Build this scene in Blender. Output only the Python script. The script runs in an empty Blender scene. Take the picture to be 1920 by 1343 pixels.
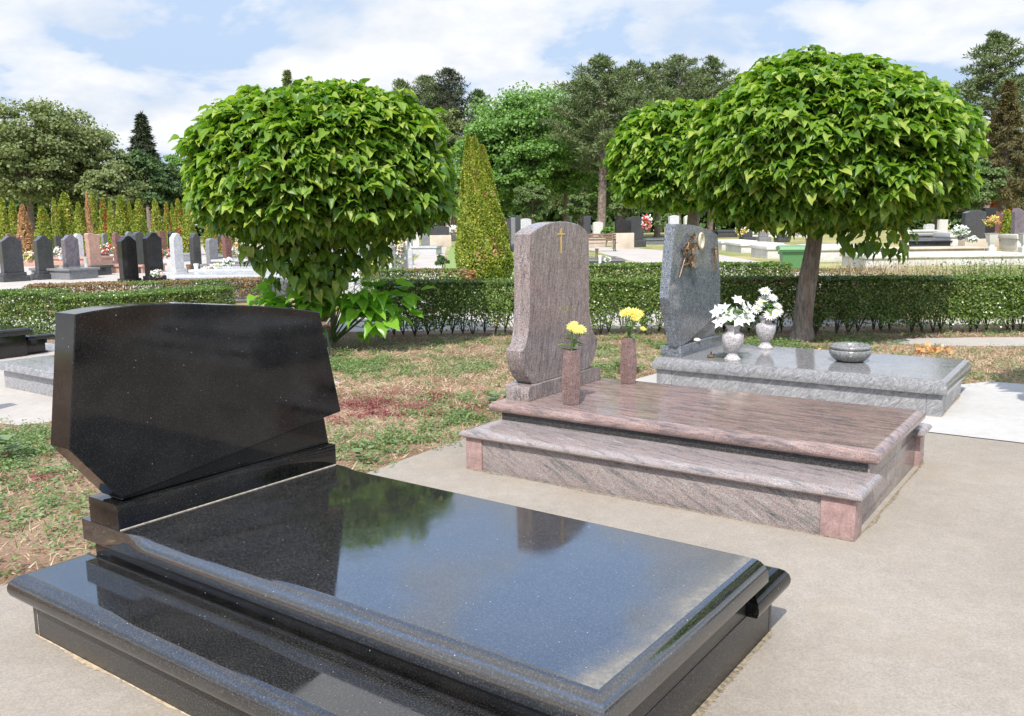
import bpy, bmesh, math, random
import numpy as np
from mathutils import Matrix, Vector
rng = np.random.default_rng(7); random.seed(7)
S = bpy.context.scene; COL = S.collection
def R(a): return math.radians(a)

# ------------------------------------------------------------------ camera
F, TH, ROLL, EYE = 1647.27, 0.155014, -0.01249, 1.65
cam = bpy.data.cameras.new('camera'); co = bpy.data.objects.new('camera', cam); COL.objects.link(co)
cam.sensor_width = 36; cam.lens = F/1920*36; cam.clip_end = 3000; cam.clip_start = .05
fw = Vector((0, math.cos(TH), -math.sin(TH))); up0 = Vector((0, math.sin(TH), math.cos(TH))); x0 = Vector((1, 0, 0))
# ray(): a = A cos r + B sin r ; b_down = -A sin r + B cos r
rt = x0*math.cos(ROLL) + up0*math.sin(ROLL); upv = -x0*math.sin(ROLL) + up0*math.cos(ROLL)
m = Matrix((( rt.x, upv.x, -fw.x, 0), (rt.y, upv.y, -fw.y, 0), (rt.z, upv.z, -fw.z, EYE), (0, 0, 0, 1)))
co.matrix_world = m
S.camera = co
def ray(px, py):
    A = (px-960)/F; B = (py-671.5)/F
    return rt*A - upv*B + fw
def G(px, py, z=0.):
    d = ray(px, py); t = (z-EYE)/d.z
    return Vector((d.x*t, d.y*t, z))
def AT(px, py, Y):
    d = ray(px, py); t = Y/d.y
    return Vector((d.x*t, Y, EYE+d.z*t))

# ------------------------------------------------------------------ objects helpers
def tag(o, label=None, cat=None, group=None, kind=None):
    if label: o['label'] = label
    if cat: o['category'] = cat
    if group: o['group'] = group
    if kind: o['kind'] = kind
    return o
def link(name, me, mat=None, parent=None):
    o = bpy.data.objects.new(name, me); COL.objects.link(o)
    if mat is not None:
        for mm in (mat if isinstance(mat, (list, tuple)) else [mat]): me.materials.append(mm)
    if parent is not None: o.parent = parent
    return o
def empty(name, loc, rz=0., **k):
    o = bpy.data.objects.new(name, None); COL.objects.link(o); o.location = loc; o.rotation_euler = (0, 0, rz)
    o.empty_display_size = .2
    return tag(o, **k)
def copy_tree(o, parent=None):
    c = o.copy(); COL.objects.link(c)
    if parent is not None: c.parent = parent
    for ch in [x for x in o.children]: copy_tree(ch, c)
    return c
def pymesh(name, V, Fs, sharp=40, smooth=True):
    me = bpy.data.meshes.new(name); me.from_pydata([tuple(v) for v in V], [], [tuple(f) for f in Fs]); me.validate(); me.update()
    fix(me, sharp, smooth); return me
def fix(me, sharp=40, smooth=True):
    bm = bmesh.new(); bm.from_mesh(me); bmesh.ops.recalc_face_normals(bm, faces=bm.faces); bm.to_mesh(me); bm.free()
    if smooth:
        me.polygons.foreach_set('use_smooth', [True]*len(me.polygons)); me.set_sharp_from_angle(angle=R(sharp))
def npmesh(name, V, Fq, smooth=False):
    """V (N,3); Fq (M,k) faces of the same size"""
    me = bpy.data.meshes.new(name); n = len(V); mM, k = Fq.shape
    me.vertices.add(n); me.vertices.foreach_set('co', np.asarray(V, np.float32).ravel())
    me.loops.add(mM*k); me.loops.foreach_set('vertex_index', Fq.astype(np.int32).ravel())
    me.polygons.add(mM); me.polygons.foreach_set('loop_start', np.arange(0, mM*k, k, dtype=np.int32))
    if smooth: me.polygons.foreach_set('use_smooth', np.ones(mM, bool))
    me.update(calc_edges=True); return me
class MB:
    """collects simple shapes for one mesh"""
    def __init__(s): s.bm = bmesh.new()
    def box(s, x0, x1, y0, y1, z0, z1, M=None):
        vs = [s.bm.verts.new(Vector(p) if M is None else M @ Vector(p)) for p in
              ((x0,y0,z0),(x1,y0,z0),(x1,y1,z0),(x0,y1,z0),(x0,y0,z1),(x1,y0,z1),(x1,y1,z1),(x0,y1,z1))]
        for f in ((3,2,1,0),(4,5,6,7),(0,1,5,4),(1,2,6,5),(2,3,7,6),(3,0,4,7)): s.bm.faces.new([vs[i] for i in f])
        return s
    def tube(s, pts, rad, n=8, cap=True):
        pts = [Vector(p) for p in pts]
        if not isinstance(rad, (list, tuple)): rad = [rad]*len(pts)
        rings = []; a = None
        for i, p in enumerate(pts):
            d = (pts[min(i+1, len(pts)-1)] - pts[max(i-1, 0)]).normalized()
            if a is None: a = d.orthogonal().normalized()
            a = (a - d*a.dot(d)).normalized(); b = d.cross(a)
            rings.append([s.bm.verts.new(p + (a*math.cos(t)+b*math.sin(t))*rad[i]) for t in [2*math.pi*k/n for k in range(n)]])
        for i in range(len(rings)-1):
            for k in range(n): s.bm.faces.new((rings[i][k], rings[i][(k+1) % n], rings[i+1][(k+1) % n], rings[i+1][k]))
        if cap: s.bm.faces.new(rings[0][::-1]); s.bm.faces.new(rings[-1])
        return s
    def lathe(s, prof, c=(0, 0, 0), n=24, twist=0., phase=0.):
        rings = []; c = Vector(c)
        for i, (r, z) in enumerate(prof):
            ph = phase + twist*i
            rings.append([s.bm.verts.new(c + Vector((r*math.cos(2*math.pi*k/n+ph), r*math.sin(2*math.pi*k/n+ph), z))) for k in range(n)])
        for i in range(len(rings)-1):
            for k in range(n): s.bm.faces.new((rings[i][k], rings[i][(k+1) % n], rings[i+1][(k+1) % n], rings[i+1][k]))
        s.bm.faces.new(rings[0][::-1]); s.bm.faces.new(rings[-1]); return s
    def prism(s, poly, u0, u1, bev=.004):
        """poly in (v,z) extruded along u (x), with a small chamfer on the outline"""
        n = len(poly); A = sum(poly[i][0]*poly[(i+1) % n][1]-poly[(i+1) % n][0]*poly[i][1] for i in range(n))
        P = [Vector(p) for p in poly]
        if A < 0: P = P[::-1]
        ins = []
        for i in range(n):
            e0 = (P[i]-P[i-1]).normalized(); e1 = (P[(i+1) % n]-P[i]).normalized()
            n0 = Vector((-e0.y, e0.x)); n1 = Vector((-e1.y, e1.x)); k = n0+n1; k = k/max(.35, k.dot(n0)) if k.length > 1e-6 else n0
            ins.append(P[i]+k*bev)
        rings = []
        for u, q in ((u0, ins), (u0+bev, P), (u1-bev, P), (u1, ins)):
            rings.append([s.bm.verts.new((u, a.x, a.y)) for a in q])
        for a, b in zip(rings, rings[1:]):
            for i in range(n): s.bm.faces.new((a[i], a[(i+1) % n], b[(i+1) % n], b[i]))
        s.bm.faces.new(rings[0][::-1]); s.bm.faces.new(rings[-1]); return s
    def slab(s, u0, u1, v0, v1, z0, z1, prof, blend=None, backf=1.):
        """prof: list of (inset, height fraction) from bottom to top; blend=(a,b): edge square before u=a, full after u=b"""
        us = [u0] + ([] if not blend else [blend[0]+(blend[1]-blend[0])*t/6 for t in range(7)]) + [u1]
        def w(u):
            if not blend: return 1.
            t = min(1, max(0, (u-blend[0])/(blend[1]-blend[0]))); return t*t*(3-2*t)
        prof = list(prof)+[(prof[-1][0]+.005, 1)]     # a narrow flat rim keeps the polished top truly flat
        rings = []
        for ins, h in prof:
            z = z0+(z1-z0)*h; L = []
            for i, u in enumerate(us):
                uu = u1-ins if i == len(us)-1 else (u0+ins*w(u0) if i == 0 else u); L.append((uu, v0+ins*w(u), z))
            for i in range(len(us)-1, -1, -1):
                u = us[i]; uu = u1-ins if i == len(us)-1 else (u0+ins*w(u0) if i == 0 else u); L.append((uu, v1-ins*w(u)*backf, z))
            rings.append([s.bm.verts.new(p) for p in L])
        n = len(rings[0])
        for a, b in zip(rings, rings[1:]):
            for i in range(n): s.bm.faces.new((a[i], a[(i+1) % n], b[(i+1) % n], b[i]))
        k = len(us)
        for a, b in zip(rings, rings[1:]):      # crisp mitres at the four corners
            for i in (0, k-1, k, 2*k-1):
                e = s.bm.edges.get((a[i], b[i]))
                if e: e.seam = True
        for ring, fl in ((rings[0], True), (rings[-1], False)):
            for i in range(k-1):
                q = [ring[i], ring[i+1], ring[2*k-2-i], ring[2*k-1-i]]
                s.bm.faces.new(q[::-1] if fl else q)
        return s
    def build(s, name, mat, parent=None, sharp=40, smooth=True, bevel=0.):
        if bevel:
            bmesh.ops.bevel(s.bm, geom=[e for e in s.bm.edges], offset=bevel, segments=2, affect='EDGES', profile=.6)
        bmesh.ops.recalc_face_normals(s.bm, faces=s.bm.faces)
        if smooth:
            for f in s.bm.faces: f.smooth = True
            for e in s.bm.edges: e.smooth = (not e.seam) and e.calc_face_angle(3.) < R(sharp)
        me = bpy.data.meshes.new(name); s.bm.to_mesh(me); s.bm.free()
        return link(name, me, mat, parent)

# value noise for layout
_T = rng.random((64, 64))
def vnoise(x, y, s=1., o=0):
    x = np.asarray(x)*s+o*7.3+100; y = np.asarray(y)*s+o*3.1+100; i = np.floor(x).astype(int); j = np.floor(y).astype(int); a = x-i; b = y-j
    a = a*a*(3-2*a); b = b*b*(3-2*b); g = lambda p, q: _T[p % 64, q % 64]
    return (g(i,j)*(1-a)+g(i+1,j)*a)*(1-b)+(g(i,j+1)*(1-a)+g(i+1,j+1)*a)*b
def unit(v): return v/np.maximum(np.linalg.norm(v, axis=-1, keepdims=True), 1e-9)
def leafvar(k):
    r_ = random.Random(k); V = []
    fold = r_.uniform(.10, .38); droop = r_.uniform(.1, .5); tw = r_.uniform(-.4, .4); wv = r_.uniform(.05, .12)
    for (x, y) in [(0,0),(-.22,-.13),(-.44,.02),(-.50,.28),(-.38,.60),(-.18,.86),(0,1.10),(.18,.86),(.38,.60),(.50,.28),(.44,.02),(.22,-.13),(0,.28),(0,.66)]:
        z = fold*abs(x)*1.6-droop*max(0, y-.15)**2+tw*x*y+wv*math.sin(7*y+9*x+k); V.append((x*.84, y, z-(.0 if abs(x) > 0 else .03)))
    return np.array(V)
LV = [leafvar(k) for k in range(10)]
LVF = np.array([(0,12,2,1),(12,13,3,2),(13,5,4,3),(13,13,6,5),(0,11,10,12),(12,10,9,13),(13,9,8,7),(13,7,6,6)])
LVF = np.array([(0,12,2),(0,2,1),(12,3,2),(12,13,3),(13,4,3),(13,5,4),(13,6,5),(0,10,12),(0,11,10),(12,10,9),(12,9,13),(13,9,8),(13,8,7),(13,7,6)])
def scatter_leaves(pos, Z, D, sc, name):
    Vs, Fs, o = [], [], 0; Z = unit(Z); idx = np.arange(len(pos)) % len(LV)
    for i, tv in enumerate(LV):
        k = idx == i; z = Z[k]; Y = unit(D[k]-z*(D[k]*z).sum(-1, keepdims=True)); X = np.cross(Y, z); q = sc[k][:, None, None]
        V = pos[k][:, None, :]+(tv[None, :, 0:1]*X[:, None]+tv[None, :, 1:2]*Y[:, None]+tv[None, :, 2:3]*z[:, None])*q
        Vs.append(V.reshape(-1, 3)); m_ = int(k.sum()); Fs.append((LVF[None]+(np.arange(m_)*len(tv))[:, None, None]).reshape(-1, 3)+o); o += m_*len(tv)
    return npmesh(name, np.concatenate(Vs), np.concatenate(Fs), True)
def scatter(tv, tf, pos, Z, D, scale, name='leaves', smooth=False):
    """instances of template (x width, y length, z normal): Z normals, D length direction"""
    Z = unit(Z); Y = unit(D-Z*(D*Z).sum(-1, keepdims=True)); X = np.cross(Y, Z); n = len(pos); k = len(tv)
    sc = np.broadcast_to(np.asarray(scale, float).reshape(-1, 1) if np.ndim(scale) == 1 else np.full((n, 1), scale), (n, 1))
    V = pos[:, None, :] + (tv[None, :, 0:1]*X[:, None, :] + tv[None, :, 1:2]*Y[:, None, :] + tv[None, :, 2:3]*Z[:, None, :])*sc[:, None, :]
    Fq = (tf[None]+(np.arange(n)*k)[:, None, None]).reshape(-1, tf.shape[1])
    return npmesh(name, V.reshape(-1, 3), Fq, smooth)
# leaf templates
HEART = np.array([(0,0,0),(-.36,-.10,.07),(-.50,.22,.12),(-.34,.62,.06),(0,1.08,-.30),(.34,.62,.06),(.50,.22,.12),(.36,-.10,.07),(0,.40,-.02)], float)
HEARTF = np.array([(0,8,2,1),(8,4,3,2),(8,6,5,4),(0,7,6,8)])
OVAL = np.array([(0,0,0),(-.3,.45,.06),(0,1,-.05),(.3,.45,.06)], float); OVALF = np.array([(0,3,2,1)])
BLADE = np.array([(-.05,0,0),(.05,0,0),(0,1,.12)], float); BLADEF = np.array([(0,1,2)])

# ------------------------------------------------------------------ materials
def nmat(name):
    mt = bpy.data.materials.new(name); mt.use_nodes = True; nt = mt.node_tree; b = nt.nodes['Principled BSDF']; return mt, nt, b
def N(nt, t, **k):
    n = nt.nodes.new(t)
    for a, v in k.items():
        if a[0] == '_': n.inputs[a[1:].replace('_', ' ')].default_value = v
        else: setattr(n, a, v)
    return n
def ramp(nt, stops, src=None, interp='LINEAR'):
    r = nt.nodes.new('ShaderNodeValToRGB'); cr = r.color_ramp; cr.interpolation = interp
    while len(cr.elements) < len(stops): cr.elements.new(.5)
    for e, (p, c) in zip(cr.elements, stops):
        e.position = p; e.color = (c, c, c, 1) if isinstance(c, (int, float)) else (*c, 1)
    if src is not None: nt.links.new(src, r.inputs[0])
    return r
def coords(nt, scale=(1,1,1), rot=(0,0,0), kind='Object'):
    tc = nt.nodes.new('ShaderNodeTexCoord'); mp = nt.nodes.new('ShaderNodeMapping'); mp.vector_type = 'TEXTURE' if False else 'POINT'
    mp.inputs['Rotation'].default_value = rot; m2 = nt.nodes.new('ShaderNodeMapping'); m2.inputs['Scale'].default_value = scale
    nt.links.new(tc.outputs[kind], mp.inputs[0]); nt.links.new(mp.outputs[0], m2.inputs[0]); return m2.outputs[0]
def noise(nt, vec, scale, detail=4, rough=.5, dist=0.):
    n = nt.nodes.new('ShaderNodeTexNoise'); n.inputs['Scale'].default_value = scale; n.inputs['Detail'].default_value = detail
    n.inputs['Roughness'].default_value = rough; n.inputs['Distortion'].default_value = dist
    if vec is not None: nt.links.new(vec, n.inputs['Vector'])
    return n.outputs['Fac']
def mix(nt, fac, a, b, mode='MIX'):
    n = nt.nodes.new('ShaderNodeMix'); n.data_type = 'RGBA'; n.blend_type = mode
    for sock, v in ((n.inputs['Factor'], fac), (n.inputs['A'], a), (n.inputs['B'], b)) if False else ((n.inputs[0], fac), (n.inputs[6], a), (n.inputs[7], b)):
        if hasattr(v, 'is_linked') or isinstance(v, bpy.types.NodeSocket): nt.links.new(v, sock)
        else: sock.default_value = v if isinstance(v, (int, float)) and sock == n.inputs[0] else ((*v, 1) if not isinstance(v, (int, float)) else (v, v, v, 1))
    return n.outputs[2]
def math_(nt, op, a, b=0.):
    n = nt.nodes.new('ShaderNodeMath'); n.operation = op
    for s_, v in zip(n.inputs, (a, b)):
        if isinstance(v, bpy.types.NodeSocket): nt.links.new(v, s_)
        else: s_.default_value = v
    return n.outputs[0]
def bump(nt, b, h, strength=.3, dist=.01):
    n = nt.nodes.new('ShaderNodeBump'); n.inputs['Strength'].default_value = strength; n.inputs['Distance'].default_value = dist
    nt.links.new(h, n.inputs['Height']); nt.links.new(n.outputs[0], b.inputs['Normal'])

def plain(name, col, rough=.6, metal=0., var=.15, nscale=30, bumpy=0.):
    mt, nt, b = nmat(name); v = coords(nt); f = noise(nt, v, nscale)
    lo = tuple(c*(1-var) for c in col); hi = tuple(min(1, c*(1+var)) for c in col)
    r = ramp(nt, [(.3, lo), (.7, hi)], f); nt.links.new(r.outputs[0], b.inputs['Base Color'])
    b.inputs['Roughness'].default_value = rough; b.inputs['Metallic'].default_value = metal
    if bumpy: bump(nt, b, f, bumpy)
    return mt
def black_granite(name='black_granite', dust_u=None, bright=.6):
    mt, nt, b = nmat(name); v = coords(nt)
    f = noise(nt, v, 150, 3, .8); base = ramp(nt, [(.40, (.004*bright, .004*bright, .004*bright)), (.55, (.012*bright, .012*bright, .012*bright)), (.66, (.045*bright, .044*bright, .042*bright))], f).outputs[0]
    vo = N(nt, 'ShaderNodeTexVoronoi'); vo.inputs['Scale'].default_value = 34; nt.links.new(v, vo.inputs['Vector'])
    sp = ramp(nt, [(.0, 1.), (.05, 1.), (.085, 0.)], vo.outputs['Distance']).outputs[0]
    n2 = ramp(nt, [(.52, 0.), (.60, 1.)], noise(nt, v, 23, 2)).outputs[0]
    base = mix(nt, mix(nt, 1., sp, n2, 'MULTIPLY'), base, (.36, .35, .33))
    dn = ramp(nt, [(.42, 0.), (.8, .07)], noise(nt, v, 5, 6, .65)).outputs[0]     # thin film of dust
    base = mix(nt, dn, base, (.20, .18, .15))
    rough = ramp(nt, [(.3, .035), (.8, .12)], noise(nt, v, 6, 5, .6)).outputs[0]
    if dust_u:
        sx = N(nt, 'ShaderNodeSeparateXYZ'); nt.links.new(v, sx.inputs[0])
        a, e = dust_u
        wob = math_(nt, 'MULTIPLY', math_(nt, 'SUBTRACT', noise(nt, v, 3.2, 5, .6), .5), .22)
        uu = math_(nt, 'ADD', sx.outputs[0], wob)
        band = ramp(nt, [(0., 0.), (.55, .25), (.93, 1.), (1., 1.)], math_(nt, 'DIVIDE', math_(nt, 'SUBTRACT', uu, a), e-a)).outputs[0]
        cut = math_(nt, 'LESS_THAN', sx.outputs[0], e+.008); zt = math_(nt, 'GREATER_THAN', sx.outputs[2], .4075)
        grain = ramp(nt, [(.30, .35), (.66, .9)], noise(nt, v, 70, 6, .7)).outputs[0]
        mask = math_(nt, 'MULTIPLY', math_(nt, 'MULTIPLY', band, cut), math_(nt, 'MULTIPLY', zt, grain))
        base = mix(nt, math_(nt, 'MULTIPLY', mask, .6), base, (.34, .30, .23))
        rough = math_(nt, 'MAXIMUM', rough, math_(nt, 'MULTIPLY', mask, .8))
    nt.links.new(base, b.inputs['Base Color']); nt.links.new(rough, b.inputs['Roughness']) if isinstance(rough, bpy.types.NodeSocket) else None
    b.inputs['IOR'].default_value = 2.3 if dust_u else 1.47
    return mt
def streak_granite(name, rot, stops, stretch=(2.2, 16, 16), grain=.5, rough=.13, dist=1.2, gs=230, patch=None):
    mt, nt, b = nmat(name); v = coords(nt, stretch, rot); v0 = coords(nt)
    f1 = noise(nt, v, 1.6, 6, .62, dist); f2 = noise(nt, v, 6.5, 4, .6, .5)
    f = math_(nt, 'ADD', math_(nt, 'MULTIPLY', f1, .62), math_(nt, 'MULTIPLY', f2, .38))
    c = ramp(nt, stops, f).outputs[0]
    if patch:
        pm = ramp(nt, [(.5, 0.), (.66, patch[0])], noise(nt, v0, 3.2, 4, .6, .8)).outputs[0]; c = mix(nt, pm, c, patch[1])
    g = ramp(nt, [(.36, 1-grain), (.5, 1.), (.68, 1+grain)], noise(nt, v0, gs, 2, .75)).outputs[0]
    c = mix(nt, 1., c, g, 'MULTIPLY'); nt.links.new(c, b.inputs['Base Color'])
    rr = ramp(nt, [(.3, rough*.6), (.75, rough*1.6)], noise(nt, v0, 7, 4)).outputs[0]; nt.links.new(rr, b.inputs['Roughness'])
    return mt
def speckled(name, dark, light, scale=170, rough=.12, th=(.42, .62), fine=.3):
    mt, nt, b = nmat(name); v = coords(nt)
    f = noise(nt, v, scale, 3, .7); c = ramp(nt, [(th[0], dark), (th[1], light)], f).outputs[0]
    g = ramp(nt, [(.3, 1-fine), (.7, 1+fine)], noise(nt, v, scale*.22, 3)).outputs[0]
    nt.links.new(mix(nt, 1., c, g, 'MULTIPLY'), b.inputs['Base Color'])
    rr = ramp(nt, [(.3, rough*.5), (.75, rough*1.5)], noise(nt, v, 7, 4)).outputs[0]; nt.links.new(rr, b.inputs['Roughness'])
    return mt
def leafmat(name, cols, trans=.35, rough=.42, tcol=None, spec=.5):
    mt, nt, b = nmat(name); geo = N(nt, 'ShaderNodeNewGeometry')
    r = ramp(nt, [(i/(len(cols)-1), c) for i, c in enumerate(cols)], geo.outputs['Random Per Island'])
    nt.links.new(r.outputs[0], b.inputs['Base Color']); b.inputs['Roughness'].default_value = rough
    b.inputs['Specular IOR Level'].default_value = spec
    tr = N(nt, 'ShaderNodeBsdfTranslucent'); tm = mix(nt, 1., r.outputs[0], tcol or (1.6, 1.9, .7), 'MULTIPLY'); nt.links.new(tm, tr.inputs[0])
    ms = N(nt, 'ShaderNodeMixShader'); ms.inputs[0].default_value = trans
    nt.links.new(b.outputs[0], ms.inputs[1]); nt.links.new(tr.outputs[0], ms.inputs[2])
    nt.links.new(ms.outputs[0], nt.nodes['Material Output'].inputs[0]); return mt
def concrete(name, lo, hi, stain=(.30, .24, .165), stain_amt=.35, grain=.35, crack=True):
    mt, nt, b = nmat(name); v = coords(nt)
    f = noise(nt, v, .9, 7, .62); c = ramp(nt, [(.3, lo), (.7, hi)], f).outputs[0]
    g = ramp(nt, [(.33, 1-grain), (.5, 1.), (.66, 1+grain*.8)], noise(nt, v, 120, 6, .85)).outputs[0]
    c = mix(nt, 1., c, g, 'MULTIPLY')
    g2 = ramp(nt, [(.35, .94), (.65, 1.05)], noise(nt, v, 9, 5, .7)).outputs[0]; c = mix(nt, 1., c, g2, 'MULTIPLY')
    s = ramp(nt, [(.52, 0.), (.72, stain_amt)], noise(nt, v, 2.3, 8, .72, .6)).outputs[0]; c = mix(nt, s, c, stain)
    pl = ramp(nt, [(.60, 0.), (.74, .2)], noise(nt, v, 1.4, 7, .7, 1.)).outputs[0]; c = mix(nt, pl, c, tuple(min(.8, q*1.35) for q in hi))
    nt.links.new(c, b.inputs['Base Color']); b.inputs['Roughness'].default_value = .9; b.inputs['Specular IOR Level'].default_value = .25
    bump(nt, b, noise(nt, v, 130, 5, .8), .5, .004); return mt

M = {}
M['black'] = black_granite(); M['black_slab'] = black_granite('black_granite_dusty', dust_u=(2.33, 2.458), bright=1.8)
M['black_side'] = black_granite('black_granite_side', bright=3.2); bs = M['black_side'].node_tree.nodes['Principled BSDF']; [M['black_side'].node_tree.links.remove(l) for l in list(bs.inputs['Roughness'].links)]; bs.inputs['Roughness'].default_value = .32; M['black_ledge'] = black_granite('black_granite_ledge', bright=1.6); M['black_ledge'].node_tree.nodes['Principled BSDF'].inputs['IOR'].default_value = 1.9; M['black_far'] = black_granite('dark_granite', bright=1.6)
BR = [(.30, (.05, .046, .046)), (.42, (.15, .12, .115)), (.50, (.235, .172, .157)), (.58, (.31, .22, .195)), (.66, (.30, .27, .26)), (.78, (.13, .115, .115))]
BRG = [(.30, (.07, .07, .07)), (.42, (.19, .18, .175)), (.50, (.30, .24, .225)), (.57, (.27, .255, .245)), (.66, (.42, .38, .36)), (.78, (.17, .16, .16))]
M['brown_stone'] = streak_granite('brown_streaked_granite', (R(9), 0, 0), [(.32, (.055, .052, .052)), (.43, (.16, .14, .135)), (.50, (.245, .195, .18)), (.57, (.25, .225, .215)), (.66, (.36, .32, .305)), (.78, (.13, .12, .118))], stretch=(13, 13, 1.9), patch=(.3, (.30, .21, .18)), gs=130, grain=.5, dist=2.2)
M['brown_slab'] = streak_granite('brown_granite_slab', (0, 0, R(5)), BR, stretch=(1.8, 13, 13), patch=(.35, (.34, .22, .18)), rough=.13)
M['brown_ledge'] = streak_granite('brown_granite_ledge', (0, 0, R(14)), BRG, stretch=(2, 11, 11), rough=.15)
M['brown_plinth'] = streak_granite('brown_granite_plinth', (0, R(-26), 0), BRG, stretch=(1.8, 10, 13), rough=.25, grain=.6)
M['brown_block'] = speckled('pink_granite', (.25, .155, .14), (.41, .285, .265), 90, .3, (.3, .7), .2)
M['brown_vase'] = speckled('brown_vase_stone', (.10, .06, .052), (.30, .215, .20), 130, .18, (.36, .70), .2)
GR = [(.28, (.10, .10, .105)), (.42, (.24, .24, .25)), (.54, (.36, .36, .36)), (.66, (.52, .51, .50)), (.8, (.22, .22, .225))]
M['grey_slab'] = streak_granite('grey_wavy_granite', (0, R(50), R(6)), [(p, tuple(x*.66 for x in c)) for p, c in GR], stretch=(5, 11, 14), dist=2.6, rough=.1)
M['grey_base'] = streak_granite('grey_wavy_granite_base', (0, R(42), 0), [(p, tuple(x*.78 for x in c)) for p, c in GR], stretch=(4, 9, 12), dist=2.2, rough=.25, grain=.55)
M['blue'] = speckled('blue_grey_granite', (.06, .069, .079), (.28, .305, .335), 105, .12, (.40, .66), .2)
M['grey_spk'] = speckled('grey_speckled_granite', (.12, .125, .14), (.50, .50, .52), 120, .12, (.38, .66), .25)
M['urn'] = speckled('urn_stone', (.22, .21, .22), (.56, .53, .53), 85, .2, (.36, .58), .2)
M['bowl'] = speckled('bowl_stone', (.09, .09, .09), (.34, .34, .33), 110, .2, (.38, .64), .2)
M['bronze'] = plain('bronze', (.30, .205, .12), .45, .8, .4, 60)
M['pale_brass'] = plain('pale_brass', (.62, .54, .38), .4, .3, .2, 60); M['gold'] = plain('gold_leaf', (.78, .55, .13), .5, .3, .12)
M['white_enamel'] = plain('white_enamel', (.72, .70, .62), .4, 0, .12)
M['mortar'] = plain('pale_mortar', (.50, .44, .36), .9, 0, .3, 60)
M['concrete'] = concrete('concrete', (.275, .242, .20), (.335, .30, .252), stain_amt=.45, grain=.34)
M['white_conc'] = concrete('white_concrete', (.43, .42, .40), (.50, .49, .47), stain=(.48, .44, .37), stain_amt=.3, grain=.12)
M['path'] = concrete('paving', (.38, .35, .31), (.47, .44, .40), stain_amt=.2, grain=.12)
M['pale_stone'] = concrete('pale_stone', (.48, .47, .44), (.66, .65, .61), stain_amt=.35, grain=.12)
M['buff_stone'] = concrete('buff_stone', (.42, .35, .27), (.60, .53, .43), stain_amt=.3, grain=.2)
M['bark'] = None
def bark():
    mt, nt, b = nmat('bark'); v = coords(nt, (9, 9, 1.6))
    f = noise(nt, v, 3.2, 7, .7, .6); c = ramp(nt, [(.3, (.07, .058, .048)), (.48, (.24, .20, .165)), (.7, (.40, .35, .295))], f).outputs[0]
    o = ramp(nt, [(.58, 0.), (.68, .45)], noise(nt, coords(nt, (5, 5, 1.4)), 1.7, 3)).outputs[0]; c = mix(nt, o, c, (.30, .17, .10))
    nt.links.new(c, b.inputs['Base Color']); b.inputs['Roughness'].default_value = .92; bump(nt, b, f, 1., .03); return mt
M['bark'] = bark(); M['twig'] = plain('dark_twig', (.07, .055, .045), .9, 0, .3)
M['pine_bark'] = plain('pine_bark', (.20, .155, .125), .95, 0, .45, 6, .5)
M['catalpa'] = leafmat('catalpa_leaf', [(.055, .13, .014), (.088, .18, .018), (.13, .24, .024), (.175, .285, .032), (.235, .335, .048), (.36, .42, .09)], .34, .42)
M['sprout'] = leafmat('sprout_leaf', [(.16, .34, .03), (.20, .42, .04), (.26, .48, .06)], .42, .34)
M['hedge'] = leafmat('box_leaf', [(.035, .075, .014), (.06, .12, .018), (.10, .17, .025), (.17, .25, .045), (.22, .28, .07)], .25, .3)
M['hedge_core'] = leafmat('hedge_inner_leaf', [(.02, .035, .01), (.035, .06, .015)], .1, .7)
M['hedge_dry'] = leafmat('dry_hedge_leaf', [(.22, .10, .05), (.30, .16, .08), (.16, .17, .05), (.34, .24, .12)], .2, .6, (1.2, 1.1, .8))
M['thuja'] = leafmat('thuja_leaf', [(.08, .15, .014), (.16, .24, .02), (.25, .32, .03), (.34, .37, .045), (.42, .40, .06)], .25, .55, (1.3, 1.3, .6))
M['thuja_dead'] = leafmat('dead_thuja_leaf', [(.38, .20, .08), (.52, .33, .16), (.46, .26, .10)], .2, .7, (1.2, 1.1, .8))
M['thuja_rust'] = leafmat('rust_thuja_leaf', [(.36, .09, .02), (.48, .15, .04), (.30, .10, .03)], .2, .7, (1.2, 1.1, .8))
M['oak'] = leafmat('oak_leaf', [(.08, .11, .035), (.14, .175, .06), (.20, .235, .09), (.26, .28, .13)], .3, .6)
M['dark_tree'] = leafmat('dark_tree_leaf', [(.035, .07, .02), (.06, .115, .03), (.10, .165, .045)], .2, .6)
M['maple'] = leafmat('maple_leaf', [(.07, .15, .03), (.12, .23, .045), (.17, .30, .07), (.23, .36, .10)], .35, .5)
M['pine'] = leafmat('pine_needle', [(.065, .105, .04), (.10, .15, .055), (.145, .195, .07), (.19, .19, .09)], .15, .6)
M['spruce'] = leafmat('spruce_needle', [(.03, .045, .02), (.05, .065, .025)], .1, .7)
M['brown_spruce'] = leafmat('brown_spruce_needle', [(.10, .09, .03), (.15, .12, .04), (.08, .09, .03)], .1, .7)
M['bush'] = leafmat('bush_leaf', [(.07, .12, .03), (.11, .17, .045), (.15, .21, .07)], .25, .6)
M['petal_y'] = leafmat('yellow_petal', [(.72, .60, .06), (.80, .72, .16), (.85, .78, .32)], .25, .6, (1, 1, .8))
M['petal_w'] = leafmat('white_petal', [(.78, .80, .76), (.84, .84, .80)], .25, .6, (1, 1, 1))
M['petal_p'] = leafmat('pink_petal', [(.70, .40, .42), (.78, .62, .58), (.80, .78, .72)], .25, .6, (1, 1, 1))
M['petal_r'] = leafmat('red_petal', [(.62, .04, .05), (.70, .12, .10)], .2, .6, (1, 1, 1))
M['petal_o'] = leafmat('orange_petal', [(.62, .22, .08), (.70, .40, .16), (.72, .50, .26)], .2, .7, (1, 1, 1))
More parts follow.
